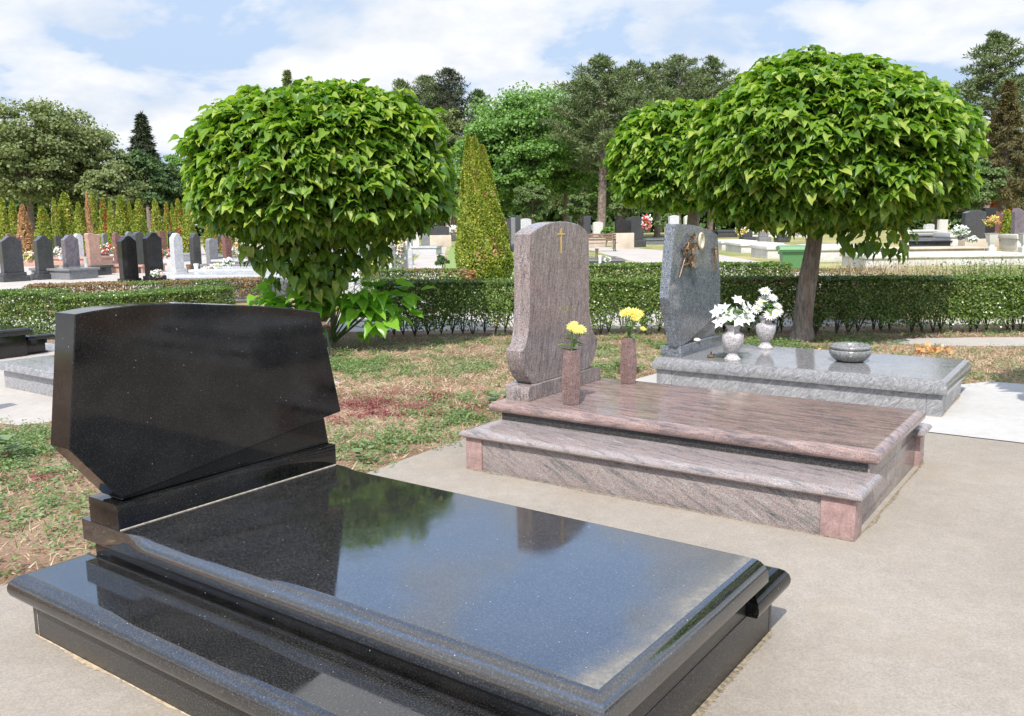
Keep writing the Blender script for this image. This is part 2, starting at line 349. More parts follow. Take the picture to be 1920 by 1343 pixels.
M['stem'] = leafmat('stem_leaf', [(.10, .18, .05), (.16, .26, .08)], .25, .5)
M['straw'] = leafmat('straw_blade', [(.36, .24, .14), (.52, .40, .26), (.64, .54, .38), (.40, .26, .16), (.70, .62, .47)], .2, .8, (1.1, 1.1, .9))
M['weed'] = leafmat('weed_leaf', [(.09, .15, .05), (.15, .23, .08), (.21, .30, .12), (.25, .31, .17)], .3, .55)
M['grass'] = leafmat('grass_blade', [(.07, .13, .03), (.13, .20, .05), (.20, .26, .08)], .3, .55)
M['red_weed'] = leafmat('red_weed_leaf', [(.20, .05, .055), (.28, .07, .075), (.30, .14, .11)], .25, .6, (1.3, .8, .8))
def soil():
    mt, nt, b = nmat('dry_ground'); v = coords(nt)
    f = noise(nt, v, .55, 8, .68, .3); c = ramp(nt, [(.3, (.17, .10, .068)), (.48, (.26, .165, .11)), (.58, (.37, .265, .18)), (.74, (.46, .36, .25))], f).outputs[0]
    far = ramp(nt, [(0., 0.), (.20, 0.), (.42, 1.)], None); sx = N(nt, 'ShaderNodeSeparateXYZ'); nt.links.new(v, sx.inputs[0])
    nt.links.new(math_(nt, 'DIVIDE', sx.outputs[1], 60.), far.inputs[0])
    gr = ramp(nt, [(.35, (.20, .23, .08)), (.55, (.36, .33, .15)), (.7, (.46, .38, .22))], noise(nt, v, .35, 6, .6)).outputs[0]
    c = mix(nt, far.outputs[0], c, gr)
    g = ramp(nt, [(.35, .6), (.65, 1.3)], noise(nt, v, 60, 5, .75)).outputs[0]
    c = mix(nt, 1., c, g, 'MULTIPLY'); nt.links.new(c, b.inputs['Base Color']); b.inputs['Roughness'].default_value = .95
    b.inputs['Specular IOR Level'].default_value = .1
    bump(nt, b, noise(nt, v, 45, 6, .75), .8, .02); return mt
M['soil'] = soil()
M['lawn'] = plain('lawn', (.19, .27, .07), .95, 0, .35, 9)
M['bin'] = plain('green_plastic', (.075, .20, .065), .5, 0, .1); M['bin_lid'] = plain('green_lid_plastic', (.12, .26, .11), .5, 0, .1)
M['wood'] = plain('worn_wood', (.19, .12, .085), .8, 0, .4, 20); M['rail'] = plain('green_grey_paint', (.14, .17, .15), .5, .3, .3)
M['rust_red'] = plain('rust_red_board', (.32, .07, .03), .8, 0, .3); M['iron'] = plain('dark_iron', (.025, .022, .022), .5, .4, .2)
M['purple'] = streak_granite('purple_granite', (R(20), 0, 0), [(.3, (.05, .045, .055)), (.5, (.15, .13, .15)), (.7, (.24, .20, .21))], stretch=(9, 9, 2))
M['red_stone'] = speckled('red_brown_granite', (.10, .04, .035), (.26, .13, .11), 60, .15)
M['tan_stone'] = speckled('salmon_granite', (.36, .20, .15), (.56, .36, .28), 60, .2, (.35, .65), .15)
M['lt_grey'] = speckled('light_grey_granite', (.36, .37, .39), (.62, .62, .62), 60, .2, (.35, .65), .15)
M['mid_grey'] = speckled('mid_grey_granite', (.12, .125, .13), (.28, .28, .285), 60, .15, (.35, .65), .15)
M['char'] = speckled('charcoal_granite', (.03, .032, .034), (.085, .086, .088), 60, .1, (.35, .65), .15)
M['plastic_w'] = plain('white_plastic', (.78, .80, .82), .35, 0, .05)

# ------------------------------------------------------------------ world and sun
SUNDIR = Vector((-.25*.62, -.968*.62, .785)).normalized(); EL = math.asin(SUNDIR.z); AZ = math.atan2(SUNDIR.x, SUNDIR.y)
w = bpy.data.worlds.new('World'); S.world = w; w.use_nodes = True; nt = w.node_tree; bg = nt.nodes['Background']
sky = N(nt, 'ShaderNodeTexSky', sky_type='NISHITA', sun_disc=False, sun_elevation=EL, sun_rotation=AZ); sky.air_density = 1.15; sky.dust_density = 1.2; sky.ozone_density = 1.2
tc = N(nt, 'ShaderNodeTexCoord'); sp = N(nt, 'ShaderNodeSeparateXYZ'); nt.links.new(tc.outputs['Generated'], sp.inputs[0])
zz = math_(nt, 'ADD', math_(nt, 'MAXIMUM', sp.outputs[2], 0.), .34)
cv = N(nt, 'ShaderNodeCombineXYZ'); nt.links.new(math_(nt, 'DIVIDE', sp.outputs[0], zz), cv.inputs[0]); nt.links.new(math_(nt, 'DIVIDE', sp.outputs[1], zz), cv.inputs[1])
mp = N(nt, 'ShaderNodeMapping'); mp.inputs['Location'].default_value = (3.3, 1.2, 0); mp.inputs['Scale'].default_value = (.75, .75, 1); nt.links.new(cv.outputs[0], mp.inputs[0])
big = noise(nt, mp.outputs[0], 2.9, 10, .54, .15); wisp = noise(nt, mp.outputs[0], .62, 5, .6, .6)
hz = ramp(nt, [(0., .05), (.20, .02), (.34, -.085), (.45, -.13), (.7, -.10)], sp.outputs[2]).outputs[0]
cm = ramp(nt, [(.465, 0.), (.505, .6), (.58, 1.)], math_(nt, 'SUBTRACT', math_(nt, 'ADD', big, hz), .0)).outputs[0]
cs = ramp(nt, [(.30, (4.9, 5.5, 6.4)), (.52, (7.3, 7.35, 7.45))], noise(nt, mp.outputs[0], 4.6, 8, .55, .1)).outputs[0]
veil = ramp(nt, [(.30, .22), (.70, .58)], math_(nt, 'ADD', wisp, hz)).outputs[0]
skyb = mix(nt, 1., sky.outputs[0], (3.7, 3.6, 3.7), 'MULTIPLY'); lowv = ramp(nt, [(0., 1.), (.25, .97), (.37, .45), (.52, .0)], sp.outputs[2]).outputs[0]; c1 = mix(nt, math_(nt, 'MAXIMUM', math_(nt, 'MULTIPLY', veil, .8), lowv), skyb, (3.9, 4.95, 6.6)); c2 = mix(nt, math_(nt, 'MULTIPLY', cm, .95), c1, cs)
nt.links.new(c2, bg.inputs[0]); bg.inputs[1].default_value = .115
sl = bpy.data.lights.new('sun', 'SUN'); sl.energy = 4.3; sl.angle = R(.5); sl.color = (1., .955, .89)
so = bpy.data.objects.new('sun', sl); COL.objects.link(so); so.rotation_euler = (-SUNDIR).to_track_quat('-Z', 'Y').to_euler()
S.view_settings.view_transform = 'Standard'; S.view_settings.look = 'None'; S.view_settings.exposure = .28; S.view_settings.gamma = 1
S.cycles.max_bounces = 8; S.cycles.transparent_max_bounces = 4

# ------------------------------------------------------------------ setting
def sheet(name, pts, z, mat, kind='structure'):
    me = pymesh(name, [(p[0], p[1], z) for p in pts], [list(range(len(pts)))], smooth=False)
    for p in me.polygons:
        if p.normal.z < 0: me.flip_normals(); break
    return tag(link(name, me, mat), kind=kind)
sheet('ground', [(-400, -60), (400, -60), (400, 900), (-400, 900)], 0, M['soil'])
T = {}   # tomb frames: origin, angle
T[1] = (Vector((-1.9615, 3.3775, 0)), .62843); T[2] = (Vector((-.3167, 5.7419, 0)), .61401); T[3] = (Vector((1.4224, 8.5214, 0)), .6050)
def L2W(k, u, v, z=0):
    o, ph = T[k]; return Vector((o.x+u*math.cos(ph)+v*math.sin(ph), o.y-u*math.sin(ph)+v*math.cos(ph), z))
PAD = [(-3.6, 2.0), (-2.55, 3.62), (-2.20, 4.15), (-1.60, 4.80), (-.95, 5.70), (-.40, 6.55), (.25, 7.35), L2W(3, -.25, -.58).xy, L2W(3, 5.2, -.62).xy, (9.0, 3.2), (9, -6), (-9, -6), (-7, 1.2)]
sheet('concrete_pavement', PAD, .004, M['concrete'])
WPAD = [L2W(3, -.42, -.30).xy, L2W(3, -.20, -.57).xy, L2W(3, 1.5, -.585).xy, L2W(3, 5.2, -.61).xy, L2W(3, 8, -.6).xy, L2W(3, 8, 2.0).xy, L2W(3, 2.7, 1.98).xy, L2W(3, 2.3, 1.40).xy, L2W(3, -.3, 1.40).xy]
sheet('white_pavement', WPAD, .008, M['white_conc'])
PATCH = [(4.9, 11.5), (5.25, 11.15), (6.1, 11.0), (7.6, 10.9), (11, 10.7), (11, 11.5), (8, 11.75), (6.3, 11.85), (5.3, 11.8)]
sheet('side_path', PATCH, .004, M['path'])
LPAD = [(-12, 7.0), (-5.2, 7.55), (-4.1, 7.2), (-3.75, 7.5), (-3.7, 8.8), (-4.5, 10), (-5.5, 12.2), (-12, 12.6)]
sheet('left_pavement', LPAD, .004, M['path'])
sheet('slab_path', [(-2.7, 9.0), (-1.75, 8.95), (-2.0, 9.35), (-2.8, 9.7)], .004, M['path'])
sheet('hedge_walk', [(-14, 13.4), (16, 13.2), (16, 15.8), (-14, 16.2)], .004, M['path'])
# curved road beyond
road = [AT(990, 452, 60), G(1100, 462), G(1180, 465), G(1350, 478), G(1560, 515), (16, 22, 0), (12, 17.5, 0), (7.2, 17.4, 0), (6.0, 20, 0), (5.6, 25, 0), G(1240, 503), G(1160, 484), G(1105, 469)]
road[0] = Vector((1.5, 62, 0))
sheet('road', [(p[0], p[1]) for p in road], .004, M['path'])
sheet('graves_pavement', [(-30, 20), (-5.2, 19.0), (-5.9, 26), (-9.0, 44), (-14, 70), (-40, 62)], .004, M['path'])
sheet('long_path', [(-2.9, 16.2), (-1.55, 16.2), (-2.0, 24), (-4.3, 60), (-5.6, 60), (-3.6, 30)], .008, M['path'])
sheet('lawn', [(-1.45, 16.3), (1.2, 16.3), (1.5, 24), (0.2, 62), (-4.2, 62), (-1.9, 24)], .004, M['lawn'])

# ------------------------------------------------------------------ tombs in front
BULL = [(.014, 0), (.006, .10), (0, .28), (0, .45), (.006, .66), (.020, .84), (.038, .955), (.055, 1)]
ROUND = [(.03, 0), (.012, .1), (.0, .32), (0, .55), (.008, .75), (.022, .9), (.042, .985), (.055, 1)]
EASE = [(.002, 0), (0, .03), (0, .30), (.003, .48), (.012, .68), (.026, .85), (.042, .96), (.058, 1)]
SQ = [(.003, 0), (0, .05), (0, .95), (.003, 1)]
def tombroot(k, name, label, cat='tomb'):
    o, ph = T[k]; return empty(name, o, -ph, label=label, cat=cat)
# -- black tomb
t1 = tombroot(1, 'tomb', 'large polished black granite tomb in the foreground with wide asymmetrical headstone')
MB().box(0, 2.449, 0, .03, 0, .172).box(0, 2.449, 1.69, 1.72, 0, .172).box(0, .03, .031, 1.689, 0, .172).build('plinth', M['black_side'], t1, bevel=.002)
MB().box(2.419, 2.4485, .031, 1.689, 0, .1715).box(2.4185, 2.4465, .283, 1.447, .1716, .3155).build('end_panel', M['black_side'], t1, bevel=.002)
MB().box(.032, .034, -.0008, .0, 0.003, .17).build('joint', M['mortar'], t1, smooth=False)
MB().box(.0, 2.4, .28, 1.45, .17, .314).build('core', M['black'], t1, bevel=.002)
MB().slab(-.06, 2.50, -.065, .30, .172, .266, BULL).build('ledge', M['black_ledge'], t1)
MB().slab(-.06, 2.50, 1.43, 1.785, .172, .266, BULL).build('ledge', M['black'], t1)
MB().slab(-.065, 2.52, .265, 1.465, .3165, .4086, EASE, blend=(.26, .42), backf=.5).build('slab', M['black_slab'], t1)
MB().box(0., .225, .267, 1.462, .4087, .5185).build('pedestal', M['black'], t1, bevel=.003)
MB().box(.225, .2285, .270, 1.458, .4088, .4125).build('mortar_line', M['mortar'], t1, smooth=False)
A1 = [(.104, .786), (.299, .534), (1.41, .664), (1.531, .676), (1.417, 1.206)]
arc = [(1.33, 1.226), (1.215, 1.245), (1.12, 1.26), (1.028, 1.272), (.90, 1.287), (.798, 1.298), (.70, 1.310), (.614, 1.318), (.51, 1.324), (.418, 1.326), (.33, 1.324), (.25, 1.319), (.175, 1.312)]
MB().prism(A1+arc, .055, .205, .004).build('headstone', M['black'], t1, sharp=25)
MB().prism([(.32, .519), (1.462, .519), (1.432, .70), (1.0, .66), (.34, .56)], .07, .175, .003).build('backing_stone', M['black'], t1, sharp=25)

# -- brown tomb
t2 = tombroot(2, 'tomb', 'reddish brown streaked granite tomb with arched headstone and gold cross')
MB().box(.13, 2.34, .012, .04, 0, .217).box(.13, 2.34, 1.765, 1.79, 0, .217).build('plinth', M['brown_plinth'], t2, bevel=.002)
for u0, u1, v0, v1 in ((0, .13, 0, .15), (2.34, 2.514, 0, .15), (0, .13, 1.655, 1.803), (2.37, 2.514, 1.655, 1.803)):
    MB().box(u0, u1, v0, v1, 0, .2175).build('corner_block', M['brown_block'], t2, bevel=.003)
MB().box(.02, 2.47, .151, 1.654, 0, .2165).build('core', M['brown_plinth'], t2, bevel=.002)
MB().box(.02, 2.475, .39, 1.60, .217, .3175).build('riser', M['black_side'], t2, bevel=.002)  # black material paints in the shadow under the slab overhang
MB().box(2.474, 2.485, .155, 1.65, 0, .2172).box(2.4745, 2.484, .395, 1.595, .2175, .3172).build('end_panel', M['brown_ledge'], t2, bevel=.002)
MB().slab(-.035, 2.55, -.03, .42, .218, .272, ROUND).build('ledge', M['brown_ledge'], t2)
MB().slab(-.035, 2.55, 1.56, 1.835, .218, .272, ROUND).build('ledge', M['brown_ledge'], t2)
MB().slab(-.07, 2.54, .355, 1.633, .318, .3978, ROUND).build('slab', M['brown_slab'], t2)
ped = [(.474, .398), (.474, .47), (.480, .488), (.494, .50), (.514, .505), (1.45, .505), (1.472, .50), (1.487, .487), (1.494, .47), (1.494, .398)]
MB().prism(ped, -.005, .19, .003).build('pedestal', M['brown_stone'], t2, sharp=30)
left = [(.57, .5055), (.52, .545), (.478, .60), (.447, .66), (.433, .73), (.433, .755), (.465, .778), (.492, .81), (.510, .855), (.522, .905), (.530, .96), (.536, 1.02)]
right = [(1.362, 1.02), (1.366, .96), (1.373, .905), (1.387, .855), (1.411, .805), (1.443, .765), (1.478, .735), (1.488, .72), (1.478, .66), (1.452, .60), (1.41, .545), (1.35, .5055)]
arc = [(1.353, 1.539), (1.30, 1.580), (1.22, 1.610), (1.13, 1.628), (1.03, 1.638), (.93, 1.640), (.83, 1.633), (.73, 1.617), (.63, 1.590), (.546, 1.555)]
MB().prism([left[0]]+[right[-1]]+right[::-1][1:]+arc+left[::-1][:-1], .03, .165, .004).build('headstone', M['brown_stone'], t2, sharp=25)
MB().box(.1652, .169, .9455, .9535, 1.412, 1.592).box(.1652, .169, .899, .9453, 1.546, 1.554).box(.1652, .169, .9537, 1.0, 1.546, 1.554).build('cross', M['gold'], t2, smooth=False)

# -- grey tomb
t3 = tombroot(3, 'tomb', 'light grey wavy granite tomb with angular blue grey headstone and bronze ornaments')
MB().box(.16, 2.44, 0.004, .03, 0, .198).build('plinth', M['grey_base'], t3, bevel=.002)
for u0, u1 in ((0, .158), (2.442, 2.56)): MB().box(u0, u1, 0, .10, 0, .1985).build('corner_block', M['grey_base'], t3, bevel=.002)
MB().box(.02, 2.53, .101, 1.06, 0, .1982).build('core', M['grey_base'], t3, bevel=.002)
MB().box(2.531, 2.556, .101, 1.062, 0, .1984).build('end_panel', M['grey_base'], t3, bevel=.002)
MB().slab(-.035, 2.60, -.04, 1.33, .199, .312, EASE, blend=None).build('slab', M['grey_slab'], t3)
MB().box(0, .217, .09, 1.20, .3122, .4144).build('pedestal', M['blue'], t3, bevel=.002)
MB().prism([(-.035, 1.600), (-.157, .905), (.070, .4146), (.22, .4146), (1.062, .625), (1.16, .743), (1.150, 1.0), (1.037, 1.478), (.95, 1.502), (.82, 1.530), (.671, 1.553), (.53, 1.571), (.40, 1.585), (.265, 1.594), (.12, 1.599)], .085, .187, .005).build('headstone', M['blue'], t3, sharp=25)
MB().prism([(.25, .4147), (1.10, .4147), (1.06, .72), (.3, .50)], .10, .16, .003).build('backing_stone', M['blue'], t3, sharp=25)
# bronze rose branch
def petalshell(mb, c, r, n, tilt, ax=Vector((1, 0, 0))):
    c = Vector(c)
    for k in range(n):
        a = 2*math.pi*k/n + tilt; d = Vector((0, math.cos(a), math.sin(a)))
        s = Vector((0, -math.sin(a), math.cos(a)))
        P = [c+d*r*.15+ax*.2*r, c+d*r*.6+s*r*.55+ax*r*.55, c+d*r*1.05+ax*r*.85, c+d*r*.6-s*r*.55+ax*r*.55]
        v = [mb.bm.verts.new(p) for p in P] + [mb.bm.verts.new(p-ax*.004-d*.002) for p in P]
        for f in ((0,1,2,3), (7,6,5,4), (0,4,5,1), (1,5,6,2), (2,6,7,3), (3,7,4,0)): mb.bm.faces.new([v[i] for i in f])
mb = MB(); U = .190
mb.tube([(U+.008, .06, 1.09), (U+.014, .12, 1.20), (U+.016, .19, 1.31), (U+.016, .25, 1.42), (U+.012, .36, 1.50)], [.004, .005, .007, .007, .005], 8)
mb.tube([(U+.012, .12, 1.20), (U+.03, .20, 1.215), (U+.03, .26, 1.23)], [.008, .009, .012], 7)
mb.tube([(U+.012, .20, 1.33), (U+.03, .13, 1.36), (U+.03, .10, 1.35)], [.007, .009, .01], 7)
for c, r in (((U+.015, .27, 1.365), .062), ((U+.012, .33, 1.475), .04), ((U+.015, .27, 1.235), .060), ((U+.01, .39, 1.385), .035), ((U+.01, .12, 1.355), .034)):
    mb.lathe([(.001, 0), (r*.35, .004), (r*.42, r*.3), (r*.2, r*.5), (.002, r*.52)], (c[0], c[1], c[2]-r*.2), 8)
    petalshell(mb, c, r, 5, .3); petalshell(mb, Vector(c)+Vector((.008, 0, 0)), r*.6, 4, 1.)
lm = MB()
for k in range(16):
    c = Vector((U+.012, .16+random.random()*.22, 1.17+random.random()*.32)); petalshell(mb, c, .022+.012*random.random(), 3, random.random()*6)
mb.build('rose_ornament', M['bronze'], t3, sharp=50)
mb = MB(); n = 28; cc = Vector((U+.004, .567, 1.426))
ring = [cc+Vector((.008, .055*math.cos(2*math.pi*k/n), .075*math.sin(2*math.pi*k/n))) for k in range(n+1)]
mb.tube(ring, .014, 8, cap=False).build('portrait_ring', M['pale_brass'], t3)
mb = MB(); v = [mb.bm.verts.new(cc+Vector((.004, .05*math.cos(2*math.pi*k/n), .07*math.sin(2*math.pi*k/n)))) for k in range(n)]; mb.bm.faces.new(v)
mb.build('portrait_plate', M['white_enamel'], t3)
mb = MB(); mb.tube([(U+.01, .933, 1.08), (U+.01, .938, 1.40)], .005, 6).tube([(U+.01, .885, 1.335), (U+.01, .993, 1.338)], .004, 6)
mb.tube([(U+.02, .935, 1.185), (U+.022, .925, 1.22), (U+.024, .945, 1.255), (U+.022, .935, 1.30), (U+.02, .937, 1.322)], [.006, .009, .014, .016, .008], 8)
mb.tube([(U+.018, .937, 1.315), (U+.016, .905, 1.33), (U+.014, .885, 1.345)], [.006, .005, .004], 6).tube([(U+.018, .937, 1.315), (U+.016, .965, 1.33), (U+.014, .990, 1.345)], [.006, .005, .004], 6)
mb.lathe([(.002, 0), (.011, .006), (.012, .016), (.004, .026)], (U+.02, .94, 1.325), 8)
mb.build('crucifix', M['bronze'], t3)

# ------------------------------------------------------------------ vases and flowers
def flower_head(mb, c, nrm, r, npet, wid, layers=2, cup=.25):
    nrm = Vector(nrm).normalized(); a = nrm.orthogonal().normalized(); b = nrm.cross(a)
    for L in range(layers):
        rr = r*(1-.28*L); up = cup+.35*L
        for k in range(npet):
            t = 2*math.pi*(k+.5*L)/npet + random.uniform(-.08, .08); d = a*math.cos(t)+b*math.sin(t); s = nrm.cross(d)
            j = random.uniform(.85, 1.1)
            P = [c, c+(d*.45*rr+s*wid*rr+nrm*up*.55*rr)*j, c+(d*rr+nrm*up*.7*rr)*j, c+(d*.45*rr-s*wid*rr+nrm*up*.55*rr)*j]
            mb.bm.faces.new([mb.bm.verts.new(p) for p in P])
def bouquet(name, label, base, heads, petal_mat, npet, wid, layers, cup, leaves=10, group=None, centre=None, leafr=.07, cat='flowers', h0=0.):
    root = empty(name, base, label=label, cat=cat, group=group)
    fm, sm, cmb = MB(), MB(), MB()
    for (dx, dy, dz, r) in heads:
        c = Vector((dx, dy, dz)); nrm = Vector((dx*1.5+random.uniform(-.3, .3)*.1, dy*1.5-.12, .22 if dz > .1 else .05))
        nrm = Vector((dx*3-.1, dy*3-.55, .7)).normalized() if layers > 1 else Vector((dx*5, dy*3-.45, .45)).normalized()
        flower_head(fm, c, nrm, r, npet, wid, layers, cup)
        if centre: cmb.lathe([(.001, 0), (r*.22, .002), (r*.2, .008), (.002, .012)], c+nrm*.004, 8)
        sm.tube([(dx*.05, dy*.05, h0), (dx*.5, dy*.5, dz*.55), (dx, dy, dz-.004)], [.004, .003, .003], 5)
    fm.build('petals', petal_mat, root, smooth=False)
    for k in range(leaves):
        a = random.random()*6.28; d = Vector((math.cos(a), math.sin(a), random.uniform(-.2, .9))).normalized(); c = Vector((random.uniform(-.03, .03), random.uniform(-.03, .03), random.uniform(.02, .13)))
        s = d.cross(Vector((0, 0, 1))).normalized(); L = leafr*random.uniform(.7, 1.3)
        P = [c, c+d*L*.5+s*L*.22, c+d*L-Vector((0, 0, L*.2)), c+d*L*.5-s*L*.22]; sm.bm.faces.new([sm.bm.verts.new(p) for p in P])
    sm.build('stems', M['stem'], root, smooth=False)
    if centre: cmb.build('centres', centre, root)
    return root
def hexvase(p, label, h=.375):
    o = MB().lathe([(.060, 0), (.064, .003), (.070, h*.22), (.075, h*.42), (.066, h*.75), (.057, h-.004), (.055, h), (.046, h), (.045, h-.03)], (0, 0, 0), 6, twist=.035, phase=.3).build('vase', M['brown_vase'], sharp=18)
    o.location = p; return tag(o, label, 'vase', 'brown hexagonal vases on the brown tomb')
p1 = L2W(2, .475, .579, .3982); p2 = L2W(2, .444, 1.479, .3982)
hexvase(p1, 'brown hexagonal stone vase in front of the headstone, the nearer of two'); hexvase(p2, 'brown hexagonal stone vase on far side of the slab beyond the arched headstone', .355)
bouquet('flowers', 'wilting pale yellow chrysanthemums in the nearer brown vase', p1+Vector((0, 0, .36)), [(.0, -.02, .17, .045), (.055, -.02, .155, .052), (.075, .02, .145, .04), (.02, .03, .185, .04), (.03, -.04, .15, .035)], M['petal_y'], 18, .10, 3, .2, 16, leafr=.085)
bouquet('flowers', 'yellow chrysanthemums standing tall in the farther brown vase', p2+Vector((0, 0, .34)), [(-.03, 0, .20, .05), (.03, -.01, .205, .06), (.075, .01, .195, .055), (.0, .04, .21, .05), (.045, -.03, .17, .045), (.11, .0, .08, .03)], M['petal_y'], 18, .12, 3, .15, 12, leafr=.07)
def urn(p, label, s=1.):
    pr = [(.078, 0), (.080, .012), (.066, .026), (.048, .050), (.042, .075), (.050, .086), (.062, .092), (.082, .125), (.098, .17), (.104, .215), (.100, .245), (.080, .262), (.058, .270), (.056, .29), (.064, .315), (.078, .332), (.078, .342), (.066, .342), (.06, .32)]
    o = MB().lathe([(r*s, z*s) for r, z in pr], (0, 0, 0), 28).build('urn_vase', M['urn'], sharp=50); o.location = p
    return tag(o, label, 'vase', 'grey urn vases on the grey tomb')
q1 = L2W(3, .699, .182, .3122); q2 = L2W(3, .713, 1.084, .3122)
urn(q1, 'grey marbled urn vase holding white lilies, near the slab edge'); urn(q2, 'grey marbled urn vase holding white daisies, at the back of the slab', .98)
hs = [(-.15, -.02, .13, .085), (-.08, .03, .15, .08), (-.13, -.06, .04, .08), (.02, -.09, .055, .09), (.09, -.06, .06, .085), (.10, .02, .15, .09), (.03, .0, .235, .07), (-.03, .02, .09, .085), (.05, .06, .11, .08), (-.06, -.07, .09, .07), (.15, -.02, .08, .07), (.14, .03, .18, .06)]
bouquet('flowers', 'white lily bouquet in the nearer grey urn', q1+Vector((0, 0, .33)), hs, M['petal_w'], 6, .30, 1, .5, 26, leafr=.14)
hs = [(-.02, 0, .27, .07), (.06, .02, .20, .075), (-.05, .0, .15, .075), (-.11, -.02, .085, .075), (.01, -.10, .035, .08), (.11, .0, .12, .06), (.09, -.05, .05, .065), (-.02, .04, .19, .06), (.13, -.02, .07, .05)]
bouquet('flowers', 'white daisy bouquet in the farther grey urn', q2+Vector((0, 0, .32)), hs, M['petal_w'], 16, .13, 2, .12, 24, centre=M['petal_y'], leafr=.12)
q = L2W(3, 1.66, .66, .3122)
o = MB().lathe([(.10, 0), (.125, .008), (.165, .04), (.185, .075), (.188, .10), (.180, .113), (.172, .117), (.182, .122), (.186, .135), (.180, .150), (.160, .158), (.140, .156), (.13, .13), (.11, .12)], n=36).build('stone_bowl', M['bowl'], sharp=60); o.location = q
tag(o, 'low round grey stone bowl with rim sitting on the grey slab', 'bowl')
# small bronze lantern-like ornament and white pebble
q = L2W(3, .47, .22, .3122)
mb = MB(); mb.lathe([(.002, 0), (.035, .004), (.04, .015), (.02, .03), (.002, .033)], (0, 0, 0), 10); petalshell(mb, (0, 0, .015), .03, 5, 0, Vector((0, 0, 1))); petalshell(mb, (.03, 0, .012), .02, 4, 1, Vector((0, 0, 1)))
o = mb.build('bronze_rose', M['bronze']); o.location = q; tag(o, 'small fallen bronze rose lying on the grey slab beside an urn', 'ornament')
q = L2W(3, .195, .52, .4145)
o = MB().lathe([(.002, 0), (.030, .003), (.044, .014), (.040, .028), (.022, .038), (.002, .041)], n=16).build('pebble', M['white_enamel'], sharp=80); o.location = q; o.scale = (.9, 1.15, .9)
tag(o, 'smooth white pebble resting on the blue grey pedestal', 'stone')

# ------------------------------------------------------------------ neighbouring tombs at left
def flat_tomb(p, phi, label, L, W, zb, zt, mat, up=None, prof=SQ, over=.05, mat2=None, name='tomb', group=None):
    r = empty(name, p, -phi, label=label, cat='tomb', group=group)
    MB().box(0, L, 0, W, 0, zb).build('plinth', mat2 or mat, r, bevel=.003)
    MB().slab(-over, L+over, -over, W+over, zb+.0005, zt, prof).build('slab', mat, r)
    if up:
        u0, u1, v0, v1, z1, z2 = up
        MB().box(u0+.08, u1-.08, v0+.08, v1-.08, zt+.0005, z1).build('riser', mat, r, bevel=.002)
        MB().slab(u0, u1, v0, v1, z1+.0005, z2, prof).build('top_slab', mat, r)
    return r
p = G(10, 727); flat_tomb(p, .62, 'grey speckled granite stepped tomb at left beyond the black headstone', 2.1, 1.7, .20, .27, M['grey_spk'], up=(.10, 2.2, .40, 1.55, .35, .43), over=.06)
r = flat_tomb(G(52, 668)+Vector((-2.6*math.cos(.60)-1.42*math.sin(.60), 2.6*math.sin(.60)-1.42*math.cos(.60), 0)), .60, 'dark polished tomb with side ledge at the left edge of the picture', 2.6, 1.42, .285, .37, M['black_far'], prof=BULL, over=.06)
MB().slab(.1, 2.56, 1.47, 1.82, .19, .25, BULL).build('ledge', M['black_far'], r); MB().box(.2, 2.5, 1.43, 1.74, 0, .189).build('side_plinth', M['black_far'], r, bevel=.003)
# off-frame neighbours that cast the shadow at left and show in the polished stone
r = flat_tomb((-7.1, 7.3, 0), .62, 'tall dark neighbour tomb standing left of the pavement', 2.0, 1.3, .22, .30, M['black_far'])
MB().prism([(.1, .301), (1.2, .301), (1.15, 1.25), (.65, 1.32), (.15, 1.25)], 1.75, 1.9).build('headstone', M['black_far'], r, sharp=25)
r = flat_tomb((4.9, 4.2, 0), .62, 'pale grey stepped tomb across the pavement', 2.4, 1.5, .2, .27, M['lt_grey'], up=(.1, 2.3, .2, 1.3, .36, .44), over=.06)
MB().prism([(.3, .441), (1.2, .441), (1.15, 1.3), (.35, 1.3)], 1.9, 2.05).build('headstone', M['lt_grey'], r, sharp=25)
r = flat_tomb((5.6, 1.2, 0), .62, 'dark grey stepped tomb across the pavement', 2.4, 1.5, .2, .27, M['mid_grey'], up=(.1, 2.3, .2, 1.3, .36, .44), over=.06)
MB().prism([(.3, .441), (1.2, .441), (1.15, 1.3), (.35, 1.3)], 1.9, 2.05).build('headstone', M['mid_grey'], r, sharp=25)

# ------------------------------------------------------------------ plants
def in_poly(x, y, poly):
    ins = np.zeros(len(x), bool); n = len(poly)
    for i in range(n):
        x1, y1 = poly[i][0], poly[i][1]; x2, y2 = poly[(i+1) % n][0], poly[(i+1) % n][1]
        c = ((y1 > y) != (y2 > y)); xi = (x2-x1)*(y-y1)/((y2-y1) if y2 != y1 else 1e-9)+x1; ins ^= c & (x < xi)
    return ins
def tombfoot(k, u0, u1, v0, v1): return [L2W(k, u0, v0), L2W(k, u1, v0), L2W(k, u1, v1), L2W(k, u0, v1)]
BLOCK = [PAD, WPAD, PATCH, tombfoot(1, -.02, 2.5, -.02, 1.74), tombfoot(2, -.02, 2.6, -.02, 1.8), tombfoot(3, 0, 2.6, 0, 1.08), LPAD, [(-2.7, 9.0), (-1.75, 8.95), (-2.0, 9.35), (-2.8, 9.7)]]
def free(x, y, grow=0.):
    ok = np.ones(len(x), bool); jx = x+rng.normal(0, .035+grow, len(x)); jy = y+rng.normal(0, .035+grow, len(x))
    for p_ in BLOCK[:3]+BLOCK[6:]: ok &= ~in_poly(jx, jy, p_)
    for p_ in BLOCK[3:6]: ok &= ~in_poly(x, y, p_)
    return ok
def blobs(x, y, L):
    s = np.zeros(len(x))
    for px, py, rx, ry, a in L:
        c = G(px, py); s += a*np.exp(-((x-c.x)/rx)**2-((y-c.y)/ry)**2)
    return s
